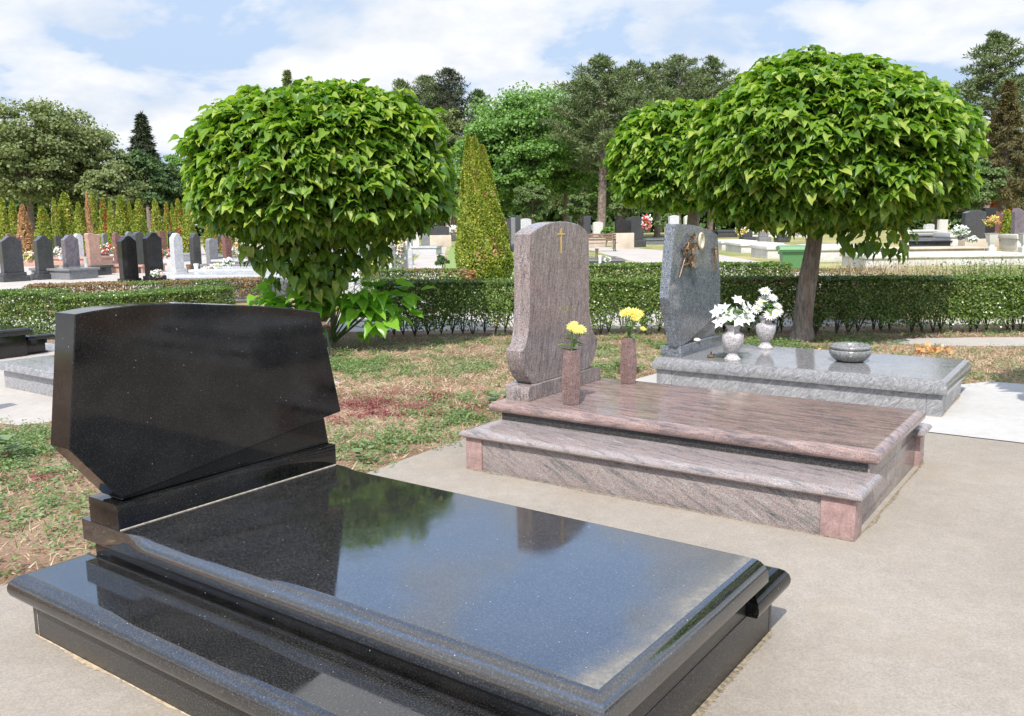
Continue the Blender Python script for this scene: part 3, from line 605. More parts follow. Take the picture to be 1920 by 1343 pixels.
def area(n):
    x = np.concatenate([rng.uniform(-6.5, 2.2, int(n*.72)), rng.uniform(2.2, 9.5, int(n*.28))]); y = np.where(np.arange(len(x)) < int(n*.72), rng.uniform(3.2, 12.6, len(x)), rng.uniform(7.5, 12.6, len(x)))
    k = free(x, y) & (np.abs(x) < y*.66+.6); return x[k], y[k]
GREEN = [(690, 680, .9, .8, 1.), (720, 700, 1., .35, .5), (640, 690, .5, .7, .7), (950, 690, .5, .35, .55), (900, 745, .5, .3, .5), (930, 775, .35, .4, 1.), (830, 790, .5, .3, .5), (700, 840, .35, .22, .9), (780, 820, .3, .25, .6), (640, 850, .25, .3, .8),
         (60, 830, .9, .5, 1.3), (0, 880, .5, .35, 1.), (150, 870, .5, .3, .35), (120, 950, .4, .2, .3), (1150, 700, .6, .6, 1.), (1160, 660, .9, .6, .8), (1280, 640, .6, .5, .6), (1000, 640, 1.5, .25, .5), (1350, 650, 1.2, .4, .8), (1500, 650, 1., .5, .7), (1850, 705, 1.2, .22, .9), (1600, 640, .9, .3, .4), (0, 1000, .3, .3, .5)]
RED = [(760, 765, 1.0, .35, .22), (700, 760, .55, .16, 1.), (770, 775, .5, .14, 1.), (640, 790, .3, .14, .7), (840, 745, .5, .16, .5), (650, 750, .6, .3, .35), (170, 860, .35, .18, .7), (60, 900, .3, .15, .5)]
STRAW = [(800, 700, 1.2, .8, 1.), (880, 690, 1., .4, .8), (1750, 680, 3., .8, 1.2), (1900, 690, 2., .8, 1.)]
x, y = area(420000); keep = rng.random(len(x)) < np.clip(.30+.6*blobs(x, y, STRAW)+.5*(vnoise(x, y, 2.2)-.5)-.3*blobs(x, y, GREEN), .08, 1); x, y = x[keep], y[keep]
n = len(x); D = unit(np.stack([rng.normal(0, 1, n), rng.normal(0, 1, n), np.abs(rng.normal(.15, .35, n))], 1)); Z = rng.normal(0, 1, (n, 3)); Z[:, 2] += 1.
tag(link('dry_grass', scatter(BLADE, BLADEF, np.stack([x, y, np.full(n, .003)], 1), Z, D, rng.uniform(.03, .085, n), 'dry_grass'), M['straw']), kind='stuff')
def rosettes(name, x, y, mat, rad=(.02, .045), per=9, hgt=.035, ls=(.016, .03)):
    n = len(x); a = rng.uniform(0, 6.28, (n, per)); rr = rng.uniform(*rad, (n, 1))*rng.random((n, per))**.5
    px = (x[:, None]+rr*np.cos(a)).ravel(); py = (y[:, None]+rr*np.sin(a)).ravel(); pz = (rng.uniform(.004, 1, (n, per))*hgt*rng.uniform(.4, 1.3, (n, 1))).ravel()
    aa = a.ravel(); D = np.stack([np.cos(aa), np.sin(aa), rng.uniform(-.2, .7, n*per)], 1); Z = np.stack([rng.normal(0, .4, n*per), rng.normal(0, .4, n*per), np.ones(n*per)], 1)
    return tag(link(name, scatter(OVAL, OVALF, np.stack([px, py, pz], 1), Z, D, rng.uniform(*ls, n*per), name), mat), kind='stuff')
x, y = area(52000); g = blobs(x, y, GREEN); nz = vnoise(x, y, 5.5, 2)*.6+vnoise(x, y, 1.7, 4)*.4
k = rng.random(len(x)) < np.clip((g*1.0+.16)*np.clip((nz-.40)*5, 0, 1), 0, 1); x, y = x[k], y[k]
rosettes('green_weeds', x, y, M['weed'], rad=(.03, .075), per=14, hgt=.06, ls=(.018, .036))
x, y = area(120000); g = blobs(x, y, GREEN); k = rng.random(len(x)) < np.clip(g*.45*np.clip((vnoise(x, y, 4., 5)-.35)*4, 0, 1)+.01, 0, 1); x, y = x[k], y[k]; n = len(x)
D = unit(np.stack([rng.normal(0, .6, n), rng.normal(0, .6, n), np.full(n, .8)], 1)); Z = rng.normal(0, 1, (n, 3))
tag(link('green_grass', scatter(BLADE, BLADEF, np.stack([x, y, np.full(n, .002)], 1), Z, D, rng.uniform(.03, .09, n), 'green_grass'), M['grass']), kind='stuff')
x, y = area(150000); g = blobs(x, y, RED); k = rng.random(len(x)) < np.clip(g*.75*np.clip((vnoise(x, y, 6., 7)-.3)*3, 0, 1), 0, 1); x, y = x[k], y[k]
rosettes('red_weeds', x, y, M['red_weed'], rad=(.02, .05), per=9, hgt=.05, ls=(.014, .028))
# single leafy weed by the slab corner
def weed(p, label, s=1., nl=14):
    n = nl; a = rng.uniform(0, 6.28, n); pos = np.stack([.03*s*np.cos(a), .03*s*np.sin(a), rng.uniform(.02, .10, n)*s], 1)
    D = np.stack([np.cos(a), np.sin(a), rng.uniform(-.2, .5, n)], 1); Z = np.stack([-.2*np.cos(a), -.2*np.sin(a), np.ones(n)], 1)
    o = link('weed_plant', scatter(OVAL*np.array([1.6, 1, 1]), OVALF, pos, Z, D, rng.uniform(.05, .09, n)*s, 'weed_plant'), M['weed']); o.location = p; return tag(o, label, 'weed')
weed(G(683, 868), 'broad leaved green weed beside the black slab corner'); weed(G(935, 765), 'bright leafy weed at the corner of the brown tomb', 1.2, 18)
weed(G(1175, 700), 'pale green weed growing behind the farther brown vase', 1.6, 26); weed(G(25, 860), 'leafy weed at the left edge below the pavement', 1.6, 24)
q = G(1745, 664); n = 70; a = rng.normal(0, 1, (n, 3)); pos = np.stack([rng.normal(0, .14, n), rng.normal(0, .05, n), rng.uniform(.01, .09, n)], 1)
o = link('dried_flowers', scatter(OVAL*np.array([1.6, 1, 1]), OVALF, pos, a, rng.normal(0, 1, (n, 3)), rng.uniform(.04, .08, n), 'dried'), M['petal_o']); o.location = q; tag(o, 'heap of dried orange flowers lying on yellow grass behind the grey slab', 'flowers')
for px, py in ((990, 1), (128, 962), (430, 1), (30, 900)):
    pass

# dirt gathered along the stones, fallen leaves
M['dirt'] = plain('ochre_dirt', (.38, .30, .20), .95, 0, .35, 40, .5); M['moss'] = plain('dry_moss', (.22, .18, .12), .95, 0, .5, 60, .8)
M['lime'] = plain('lime_bloom', (.50, .46, .40), .95, 0, .12, 30)
def dirt(k, u0, v0, u1, v1, wmax, mat, seed, name='dirt', z=.009, low=.15):
    r_ = random.Random(seed); n = int(max(8, math.hypot(u1-u0, v1-v0)/.012)); d = Vector((u1-u0, v1-v0)).normalized(); nn_ = Vector((d.y, -d.x)); A, B = [], []
    for i in range(n+1):
        t = i/n; u = u0+(u1-u0)*t; v = v0+(v1-v0)*t; w_ = wmax*(low+(1-low)*max(0, float(vnoise(t*n*.05, seed, 1., seed))*1.5-.4))*(.6+.6*r_.random())*min(1, i*.25, (n-i)*.25)+.0008
        A.append(L2W(k, u, v, z)); B.append(L2W(k, u+nn_.x*w_, v+nn_.y*w_, z-.003))
    V = [tuple(p) for p in A]+[tuple(p) for p in B]; Fs = [(i, i+1, n+2+i, n+1+i) for i in range(n)]
    o = link(name, pymesh(name, V, Fs, smooth=False), mat)
    return tag(o, kind='stuff')
dirt(1, 0, -.001, 2.4, -.001, .022, M['dirt'], 1); dirt(1, 2.4495, 0, 2.4495, 1.72, .035, M['moss'], 2, low=.05); dirt(1, -.001, .4, -.001, 0, .03, M['dirt'], 3)
dirt(2, 0, -.001, 2.51, -.001, .016, M['moss'], 4); dirt(2, 2.515, .0, 2.515, 1.80, .03, M['moss'], 5, low=.1); dirt(2, -.001, .3, -.001, 0, .02, M['dirt'], 6)
dirt(3, 0, -.001, 2.55, -.001, .008, M['dirt'], 7, z=.0125); dirt(3, 2.56, 0, 2.56, 1.07, .010, M['dirt'], 8, z=.0125)
r_ = np.random.default_rng(5); x = r_.uniform(-5, 8, 900); y = r_.uniform(3.5, 12.3, 900); k = free(x, y) & (np.abs(x) < y*.66+.6); x, y = x[k][:170], y[k][:170]; n = len(x)
tag(link('fallen_leaves', scatter(OVAL*np.array([1.8, 1, 1.5]), OVALF, np.stack([x, y, r_.uniform(.01, .03, n)], 1), r_.normal(0, .4, (n, 3))+np.array([0, 0, 1]), r_.normal(0, 1, (n, 3)), r_.uniform(.03, .07, n), 'fallen_leaves'), M['petal_o']), kind='stuff')

# catalpa globe trees
def catalpa(px_c, Y, base, top, zc, rx, ry, rz, nleaf, label, seed, lsize=.20, extra=(), trunk_r=.17, shoots=False, trunktop=None, notch=None):
    r = np.random.default_rng(seed); bx, by = base; cx = AT(px_c, 300, Y).x
    root = empty('globe_tree', (bx, by, 0), label=label, cat='tree', group='clipped globe trees')
    tt = Vector(((trunktop or cx)-bx, Y-by, zc-rz*.55)); mb = MB(); pts = []; rad = []
    for t in np.linspace(0, 1, 10):
        pts.append(Vector((tt.x*t+.015*math.sin(5*t+seed), tt.y*t+.012*math.sin(7*t), tt.z*t))); rad.append(trunk_r*(1.22-.5*t if t > .08 else 1.5-3.5*t+.0)*(1+.04*math.sin(9*t+seed)))
    mb.tube(pts, rad, 14).build('trunk', M['bark'], root, sharp=80)
    mb = MB()
    for k in range(13):
        a = k*2.4+seed; e = r.uniform(.1, .9); d = Vector((math.cos(a)*rx*.78*(1-.4*e), math.sin(a)*ry*.78*(1-.4*e), rz*(.35+e))); d.x += (cx-bx-tt.x)*.8
        mb.tube([tt-Vector((0, 0, .15)), tt+d*.4+Vector((0, 0, .08)), tt+d*.75, tt+d], [.055, .038, .022, .008], 7)
    mb.build('limbs', M['bark'], root, sharp=80)
    # shell of leaf whorls: each twig tip carries a small umbrella of leaves
    q = 7; nc = nleaf//q; d = unit(r.normal(0, 1, (nc, 3))); ax = np.array([rx, ry, rz]); up = np.array([0, 0, 1.])
    lump = 1+.045*np.sin(d[:, 0]*5+seed)*np.cos(d[:, 1]*4+1)+.085*(vnoise(d[:, 0]*3+d[:, 1], d[:, 2]*5.5+d[:, 1], 1.6, seed)-.5)*2
    pw = 2.12; nn = (np.abs(d)**pw).sum(1)**(-1/pw)
    depth = 1-np.abs(r.normal(0, .045, nc))-(r.random(nc) < .28)*r.uniform(0, .30, nc)+(r.random(nc) < .09)*r.uniform(0, .085, nc)
    cp = d*nn[:, None]*ax*lump[:, None]*depth[:, None]
    low = cp[:, 2] < -rz*.60; cp[low, 2] = -rz*.60+(cp[low, 2]+rz*.60)*.5
    nr = unit(d/ax); oh = unit(np.stack([d[:, 0], d[:, 1], np.zeros(nc)], 1))
    axs = unit(nr*.30*(.6+.4*(nr[:, 2:3] < .5))+up*1.+r.normal(0, .17, (nc, 3))); lo = low & (r.random(nc) < .6); axs[lo] = unit(oh[lo]*.6+up*.6+r.normal(0, .2, (lo.sum(), 3)))
    a1 = unit(np.cross(axs, unit(r.normal(0, 1, (nc, 3))))); b1 = np.cross(axs, a1)
    PP, ZZ, DD = [], [], []
    for j in range(q):
        t = 2*math.pi*j/q+r.uniform(-.35, .35, nc); rad = a1*np.cos(t)[:, None]+b1*np.sin(t)[:, None]
        dr = r.uniform(-.12, .34, (nc, 1)); Dj = unit(rad-axs*dr+oh*.45-up*(.05+.4*low[:, None])); Zj = unit(axs+rad*dr*.9+r.normal(0, .20, (nc, 3)))
        PP.append(cp+rad*lsize*r.uniform(.15, .75, (nc, 1))+axs*lsize*r.uniform(-.5, .5, (nc, 1))); ZZ.append(Zj); DD.append(Dj)
    pos = np.concatenate(PP); Z = np.concatenate(ZZ); Dd = np.concatenate(DD); n = len(pos)
    if notch is not None:
        kk = np.ones(n, bool)
        for (nx, nz, nrx, nrz) in notch: kk &= ~((((pos[:, 0]-nx)/nrx)**2+((pos[:, 2]-nz)/nrz)**2) < 1)
        pos, Z, Dd = pos[kk], Z[kk], Dd[kk]
    off = np.array([cx-bx, Y-by, zc]); pos = pos+off
    for (ex, ey, ez, er, en) in extra:      # hanging leaf bunches
        dd = unit(r.normal(0, 1, (en, 3))); pp = dd*np.array([er, er*.8, er*1.0])*r.uniform(.5, 1, (en, 1))+np.array([ex-bx, ey-by, ez])
        o2 = unit(np.stack([dd[:, 0], dd[:, 1]-.3, np.zeros(en)], 1)); pos = np.concatenate([pos, pp]); Z = np.concatenate([Z, unit(o2*.8+up*.45+r.normal(0, .3, (en, 3)))]); Dd = np.concatenate([Dd, unit(-up*.9+o2*.4+r.normal(0, .25, (en, 3)))])
    keep = pos[:, 2] > .1; pos, Z, Dd = pos[keep], Z[keep], Dd[keep]
    link('crown', scatter_leaves(pos, Z, Dd, r.uniform(.5, 1.3, len(pos))*lsize, 'crown'), M['catalpa'], root)
    return root
YL = 11.6
catalpa(1548, 11.7, (3.93, 11.81), None, 2.47, 1.63, 1.65, 1.13, 31000, 'large clipped globe tree at right with bare trunk before the hedge', 3, .120, trunk_r=.118, trunktop=4.05,
        extra=[(4.75, 11.2, 1.42, .34, 60), (4.3, 11.1, 1.42, .30, 45), (3.5, 11.2, 1.62, .25, 35)])
lt = catalpa(610, YL, (-2.50, 11.75), None, 2.32, 1.60, 1.6, 1.02, 28000, 'large clipped globe tree at left with leafy shoots around its base', 5, .120, trunk_r=.12, trunktop=-2.45,
        extra=[(-2.55, 11.25, 1.26, .60, 420), (-2.45, 11.25, 1.0, .38, 170), (-3.05, 11.25, 1.40, .40, 170), (-1.85, 11.25, 1.38, .38, 150), (-3.15, 11.2, 3.08, .24, 80), (-2.0, 11.2, 3.02, .42, 120), (-2.55, 11.4, .76, .30, 80)], notch=[(-.55, 1.10, .33, .16)])
# shoots with big leaves
mb = MB(); pos = []; Dd = []; Zz = []
for k in range(34):
    side = -1 if k % 2 else 1; a = random.uniform(0, 1.0); rr = random.uniform(.25, 1.18)
    tip = Vector((side*rr*(.8 if side < 0 else 1.)+.18, -.25-.35*random.random(), random.uniform(.18, .95) if rr < .8 else random.uniform(.35, .95)))
    mid = tip*.5+Vector((0, 0, .18)); mb.tube([(0.03*side, -.05, 0), mid, tip], [.012, .008, .003], 5)
    for j in range(5):
        b = tip*(.72+.28*j/4)+Vector((0, 0, .02)); ang = random.uniform(0, 6.28); d = Vector((math.cos(ang)+side*.5, math.sin(ang)-.4, random.uniform(-.45, .1))).normalized()
        pos.append(b+d*.10); mb.tube([b, b+d*.10], .003, 4); Dd.append(d); Zz.append(Vector((random.uniform(-.4, .4), random.uniform(-.6, .1), 1)))
mb.build('shoot_stems', M['stem'], lt, smooth=False)
link('shoot_leaves', scatter_leaves(np.array(pos), np.array(Zz), np.array(Dd), np.random.default_rng(1).uniform(.14, .25, len(pos)), 'shoot_leaves'), M['sprout'], lt)
catalpa(1278, 19.5, (4.05, 19.6), None, 2.88, 1.45, 1.4, 1.18, 8000, 'smaller yellowish globe tree standing behind the large right one', 9, .165, trunk_r=.15, trunktop=4.0)
catalpa(2470, 5.9, (5.2, 5.7), None, 2.5, 1.05, 1.2, 1.0, 1500, 'globe tree just outside the right edge shading the white pavement', 11, .20, trunk_r=.1)

# hedges
def hedge(name, pts, wd, h, label, mats=('hedge',), dens=1., leaf=.030, gap=.20, seed=1, stems=True, zmin=.1, bumps=.02, dryfrac=0.):
    r = np.random.default_rng(seed); root = empty(name, (pts[0][0], pts[0][1], 0), label=label, cat='hedge'); P0 = []; Zs = []
    seg = [(Vector(a), Vector(b)) for a, b in zip(pts, pts[1:])]; mb = MB(); cores = []
    for a, b in seg:
        d = b-a; L = d.length; d = d/L; nrm = Vector((d.y, -d.x))   # faces the camera (-y) when going +x
        for face, cnt in (('front', L*h*5200*dens), ('top', L*wd*5200*dens), ('back', L*h*350*dens), ('ends', wd*h*1600*dens), ('in', L*h*wd*4200*dens)):
            k = int(cnt); s_ = r.uniform(0, L, k); z = r.uniform(zmin, h, k); t = r.uniform(0, wd, k); q = np.zeros((k, 3)); nn = np.zeros((k, 3))
            if face == 'front': t = np.abs(r.normal(0, .05, k)); nn[:, 0] = nrm.x; nn[:, 1] = nrm.y
            if face == 'back': t = wd-np.abs(r.normal(0, .05, k)); nn[:, 0] = -nrm.x; nn[:, 1] = -nrm.y
            if face == 'top': z = h-np.abs(r.normal(0, .02, k)); nn[:, 2] = 1
            if face == 'ends': s_ = np.where(r.random(k) < .5, np.abs(r.normal(0, .04, k)), L-np.abs(r.normal(0, .04, k))); nn[:, 0] = d.x
            if face == 'in': nn[:] = r.normal(0, 1, (k, 3))
            if face != 'top':       # thin, see-through foot
                cl = .5+.5*np.sin(s_*9+np.sin(s_*3.1)*2); keep = r.random(k) < np.clip((z-gap*(.25+.75*(1-cl)))/(gap*1.3)+.20, .12, 1); s_, z, t, q, nn = s_[keep], z[keep], t[keep], q[keep], nn[keep]
            z = z*(1+bumps*(vnoise(s_, t, 2.5, seed)-.5)*2)
            ex = (vnoise(s_, z, 3.5, seed+2)-.5)*.09
            q[:, 0] = a.x+d.x*s_-nrm.x*(t-ex); q[:, 1] = a.y+d.y*s_-nrm.y*(t-ex); q[:, 2] = z; P0.append(q); Zs.append(unit(nn*.8+r.normal(0, .6, q.shape)+np.array([0, -.1, .35])))
        if stems:
            for k in range(int(L/.17)):
                s0 = k*.17+random.uniform(-.05, .05); t0 = random.uniform(.1, wd-.1); b0 = a+d*s0-nrm*t0
                for j in range(7):
                    ex = random.uniform(-.24, .24); ey = random.uniform(-.18, .18); hh = random.uniform(.35, .62)*h/.8
                    e = b0+d*ex-nrm*ey; m_ = b0+d*ex*.35-nrm*ey*.35; mb.tube([(b0.x, b0.y, 0), (m_.x, m_.y, hh*.5), (e.x, e.y, hh)], [.008, .006, .003], 4, cap=False)
    P0 = np.concatenate(P0); Zs = np.concatenate(Zs); n = len(P0); off = np.array([pts[0][0], pts[0][1], 0])
    if stems:
        o = mb.build('stems', M['twig'], root, smooth=False); o.matrix_parent_inverse = Matrix.Translation(-Vector(off))
    sel = np.array(r.integers(0, 100, n)); D = r.normal(0, 1, (n, 3)); sc = r.uniform(.7, 1.35, n)*leaf
    for i, mname in enumerate(mats):
        if len(mats) == 1: kk = np.ones(n, bool)
        else:
            dry = (vnoise(P0[:, 0], P0[:, 2]*2+P0[:, 1], 1.6, seed+5)+r.normal(0, .12, n)) > (1-dryfrac); kk = dry if i == 1 else ~dry
        if kk.sum(): 
            o = link('foliage' if i == 0 else 'dry_foliage', scatter(OVAL*np.array([1.3, 1, 1]), OVALF, P0[kk]-off, Zs[kk], D[kk], sc[kk], 'foliage'), M[mname], root)
    return root
hedge('hedge', [(-1.95, 12.55), (2.6, 12.40), (9.2, 12.0)], .62, .79, 'long clipped hedge with thin bare stems crossing behind the three tombs', mats=('hedge', 'hedge_dry'), dryfrac=.09, seed=2, gap=.24, leaf=.032, dens=1.2)
hedge('hedge', [(-6.35, 12.15), (-5.5, 12.45), (-4.35, 13.9)], .9, .66, 'low clipped hedge at left rising behind the black headstone', seed=3, gap=.08, leaf=.028, stems=False, dens=1.1)
hedge('hedge', [(-9.5, 12.6), (-6.75, 12.75)], .9, .70, 'short shaded hedge block at the left edge of the picture', seed=4, gap=.08, leaf=.028, stems=False)
hedge('hedge', [(-2.9, 16.9), (-.9, 16.7)], .6, .75, 'hedge section glimpsed under the left globe tree', seed=5, leaf=.034, dens=.7, stems=False, mats=('hedge', 'hedge_dry'), dryfrac=.25)
hedge('hedge', [(1.35, 16.6), (5.2, 16.3)], .8, .80, 'second parallel hedge across the walk behind the headstones', seed=6, leaf=.034, dens=.75, stems=False)
hedge('hedge', [(4.75, 17.6), (7.4, 17.3)], .5, .62, 'short patchy hedge piece in front of the green bin', seed=7, leaf=.034, dens=.35, gap=.3, mats=('hedge', 'hedge_dry'), dryfrac=.5)
hedge('hedge', [(-9.6, 17.3), (-7.0, 17.9), (-5.2, 18.6)], .8, .50, 'brown drying hedge along the walk in front of the dark headstones', seed=8, leaf=.036, dens=.5, stems=False, gap=.1, mats=('hedge', 'hedge_dry'), dryfrac=.62)
hedge('hedge', [(-13, 15.9), (-9.0, 16.2)], .7, .45, 'sparse reddish hedge at far left behind the low hedge', seed=9, leaf=.036, dens=.35, stems=False, gap=.1, mats=('hedge', 'hedge_dry'), dryfrac=.6)

# thujas
def thuja(name, x, y, h, r0, label, mat, n, seed, leaf=.10, rust=0., group='thuja row behind the headstones', rustmat='thuja_rust'):
    r = np.random.default_rng(seed); root = empty(name, (x, y, 0), label=label, cat='tree', group=group)
    MB().tube([(0, 0, 0), (0, 0, h*.5), (0, 0, h*.9)], [r0*.16, r0*.1, .01], 6).build('trunk', M['twig'], root)
    t = r.random(n)**.8; a = r.uniform(0, 6.28, n); pr = np.minimum((1-t)**(.76 if h > 3.5 else .62)*1.14, .55+1.6*t+.25)*(1+.10*np.sin(a*3+seed+t*5)+.07*np.sin(a*7+t*23))
    rad = r0*np.clip(pr, .02, 1.12)*(1-np.abs(r.normal(0, .08, n))); pos = np.stack([rad*np.cos(a), rad*np.sin(a), t*h*.97+.03], 1)
    D = unit(np.stack([np.cos(a)*.45, np.sin(a)*.45, np.ones(n)*.9], 1)+r.normal(0, .35, (n, 3))); Z = unit(np.stack([np.cos(a), np.sin(a), np.full(n, .2)], 1)+r.normal(0, .7, (n, 3)))
    sc = leaf*r.uniform(.6, 1.3, n); ru = (vnoise(a*2, t*7, 1.3, seed)+r.normal(0, .07, n)) > (1-rust) if rust else np.zeros(n, bool)
    link('crown', scatter(OVAL*np.array([1.3, 1, 1]), OVALF, pos[~ru], Z[~ru], D[~ru], sc[~ru], 'crown'), M[mat], root)
    if ru.any(): link('dead_foliage', scatter(OVAL*np.array([1.3, 1, 1]), OVALF, pos[ru], Z[ru], D[ru], sc[ru], 'dead_foliage'), M[rustmat], root)
    return root
thuja('thuja', -.74, 24.3, 3.72, .74, 'big cone shaped thuja in the middle with rusty patches and brown foot', 'thuja', 42000, 1, .062, .07, None, 'thuja_dead')
thuja('thuja', -1.20, 26.3, 4.2, .42, 'taller thuja tucked behind the big middle cone', 'thuja', 18000, 2, .066, .03, None)
thuja('thuja', -.98, 25.3, 4.05, .55, 'narrow middle thuja peak between the two larger cones', 'thuja', 14000, 3, .066, .05, None)
protos = {}
rowspec = [  # px, top y, half width px, kind, words
 (2, 372, 12, 'g', 'pale thuja cut by the left picture edge'), (22, 378, 12, 'g', 'second thuja from the left, dull green'), (41, 385, 14, 'd', 'dead straw coloured thuja near the left end of the row'),
 (78, 388, 16, 'g', 'rounded bright thuja right of the straw coloured one'), (100, 372, 9, 'g', 'slim thuja pressed against a broader one'), (120, 363, 20, 'g', 'broad tall thuja behind the third headstone'), (146, 380, 12, 'g', 'thuja left of the orange dead spire'),
 (162, 361, 7, 'd', 'thin dead orange spire in the thuja row'), (172, 363, 11, 'g', 'thuja beside the dead orange spire'), (192, 372, 11, 'r', 'thuja with rusty lower branches behind the salmon headstone'), (206, 378, 9, 'g', 'small thuja between two taller ones'),
 (225, 367, 15, 'g', 'dense thuja behind the tall dark headstone'), (242, 380, 8, 'g', 'narrow thuja with dark base'), (259, 374, 15, 'g', 'bushy thuja behind the black headstones'), (290, 374, 12, 'g', 'pointed thuja right of the bushy one'),
 (311, 380, 9, 'r', 'slightly rusty thuja behind the pale headstone'), (322, 384, 8, 'g', 'low thuja top behind the pale headstone'), (333, 374, 12, 'r', 'thuja with orange streak near the globe tree'), (350, 372, 13, 'g', 'wide thuja partly under the globe tree'),
 (388, 405, 8, 'g', 'short thuja under the globe tree edge'), (402, 412, 10, 'r', 'rusty orange thuja under the globe tree leaves'), (425, 420, 14, 'r', 'brown tipped thuja behind the arched grey headstone')]
for i, (px, ty, hw, kd, lab) in enumerate(rowspec):
    Y = 50+3*math.sin(i*1.7); top = AT(px, ty, Y); mat, rust = {'g': ('thuja', .05), 'd': ('thuja_dead', 0), 'r': ('thuja', .3)}[kd]; rw = hw*Y/F*1.05
    if kd not in protos:
        protos[kd] = thuja('thuja', top.x, Y, 3.2, .5, lab, mat, 2600, 20+i, .13, rust); o = protos[kd]
    else:
        o = copy_tree(protos[kd]); o['label'] = lab; o.location = (top.x, Y, 0); o.rotation_euler.z = i*1.3
    o.scale = (rw/.5, rw/.5, top.z/3.2)
q = AT(1888, 395, 42); thuja('thuja', q.x, 42, q.z, .42, 'small bright thuja between two dark headstones at right', 'thuja', 3000, 60, .11, .05, None)
for px, ty, lab in ((1868, 368, 'left one of the rust red conifers at far right'), (1880, 358, 'tallest rust red conifer at far right'), (1898, 362, 'orange brown conifer at the right picture edge')):
    q = AT(px, ty, 55); thuja('conifer', q.x, 55, q.z, .55, lab, 'thuja_rust', 2200, 61+px, .13, 0., 'rusty conifers at far right')

# broadleaf and conifer trees of the background
def btree(x, y, h, rx, rz, label, mat, n=9000, leaf=.30, seed=1, trunk=.3, clumps=55, name='broadleaf_tree', zlow=None, tmat='pine_bark', ry=None):
    r = np.random.default_rng(seed); root = empty(name, (x, y, 0), label=label, cat='tree'); zc = h-rz; ry = ry or rx
    MB().tube([(0, 0, 0), (.1, 0, h*.3), (0, .1, h*.55), (.15, 0, h*.8)], [trunk, trunk*.8, trunk*.5, .05], 8).build('trunk', M[tmat], root)
    big_ = h > 4; clumps = int(clumps*(1.5 if big_ else 1)); n = int(n*(2.3 if big_ else 1)); leaf = leaf*(.66 if big_ else 1.)
    c = unit(r.normal(0, 1, (clumps, 3)))*r.random((clumps, 1))**.33*r.uniform(.8, 1.0, (clumps, 1)); cr = r.uniform(.11, .27, clumps); mb = MB()
    for k in range(0, clumps, 2):
        p_ = Vector((c[k, 0]*rx, c[k, 1]*ry, zc+c[k, 2]*rz)); mb.tube([(0, 0, max(.2*h, zc-rz*.8)), (p_.x*.4, p_.y*.4, (p_.z+zc-rz*.4)/2), p_], [trunk*.3, trunk*.16, .02], 5, cap=False)
    mb.build('limbs', M[tmat], root)
    idx = r.integers(0, clumps, n); d = unit(r.normal(0, 1, (n, 3))); d[:, 2] = np.where(d[:, 2] < -.3, -d[:, 2]*.5, d[:, 2])
    m_ = min(rx, rz); pos = c[idx]*np.array([rx, ry, rz])+d*(cr[idx]*m_*1.25)[:, None]*r.uniform(.65, 1.08, (n, 1))*np.array([1.15, 1.15, .8])
    pos[:, 2] += zc; k = pos[:, 2] > (zlow or .2); pos, d = pos[k], d[k]; nn = len(pos)
    link('crown', scatter(OVAL*np.array([1.6, 1, 1]), OVALF, pos, unit(d*.6+np.array([0, -.1, .45])+r.normal(0, .55, (nn, 3))), r.normal(0, 1, (nn, 3)), leaf*r.uniform(.6, 1.3, nn), 'crown'), M[mat], root)
    return root
def pine(x, y, h, rmax, zlow, label, seed=1, mat='pine', n=9000, kind='pine', leaf=.42, trunk=.28, tiers=15):
    n = int(n*1.5); leaf = leaf*.78
    r = np.random.default_rng(seed); root = empty(kind+'_tree', (x, y, 0), label=label, cat='tree')
    MB().tube([(0, 0, 0), (.12, 0, h*.4), (.0, 0, h*.75), (0, 0, h*.98)], [trunk, trunk*.8, trunk*.45, .03], 8).build('trunk', M['pine_bark'], root)
    mb = MB(); P = []; W = []
    for k in range(tiers*4):
        t = (k/(tiers*4.))**.9; z0 = zlow+(h-zlow)*t; a = k*2.39996+r.uniform(-.4, .4)
        if kind == 'pine': L = rmax*1.18*(1-t)**.55*r.uniform(.40, 1.22)*(.7+.6*min(1, t*4)); dz = .26*L
        else: L = rmax*(1-t)**1.0*r.uniform(.75, 1.15)+.03; dz = -.30*L
        e = Vector((math.cos(a)*L, math.sin(a)*L, z0+dz)); mb.tube([(0, 0, z0), (e.x*.5, e.y*.5, z0+dz*.35), e], [.06, .04, .012], 4, cap=False)
        m_ = max(2, int(L*2.2))
        for j in range(m_):
            f = .35+.65*(j+1)/m_; P.append((e.x*f, e.y*f, z0+dz*f*f)); W.append(.50*min(1, .4+L*.25) if kind == 'pine' else .07+.17*min(1.6, L))
    mb.build('branches', M['pine_bark'], root, smooth=False)
    P = np.array(P); W = np.array(W); idx = r.integers(0, len(P), n); d = unit(r.normal(0, 1, (n, 3)))
    if kind == 'pine': d[:, 2] = np.abs(d[:, 2])*.9-.15
    else: d[:, 2] = -np.abs(d[:, 2])*.8
    pos = P[idx]+d*(W[idx]*r.uniform(.1, 1., n))[:, None]*(np.array([1.6, 1.6, .6]) if kind == 'pine' else np.array([1.2, 1.2, 1.])); D = unit(d+r.normal(0, .4, (n, 3))+np.array([0, 0, .3 if kind == 'pine' else -.3]))
    link('crown', scatter(OVAL*np.array([.38, 1, 1]), OVALF, pos, r.normal(0, 1, (n, 3)), D, leaf*r.uniform(.6, 1.3, n), 'crown'), M[mat], root)
    return root
def bt(px, ty, Y, wpx, label, mat, by=400, **k):
    t = AT(px, ty, Y); b = AT(px, by, Y); rz = (t.z-b.z)/2; return btree(t.x, Y, t.z, wpx*Y/F/2, rz, label, mat, **k)
def pt(px, ty, Y, wpx, lowy, label, **k):
    t = AT(px, ty, Y); b = AT(px, lowy, Y); return pine(t.x, Y, t.z, wpx*Y/F/2, max(.5, b.z), label, **k)
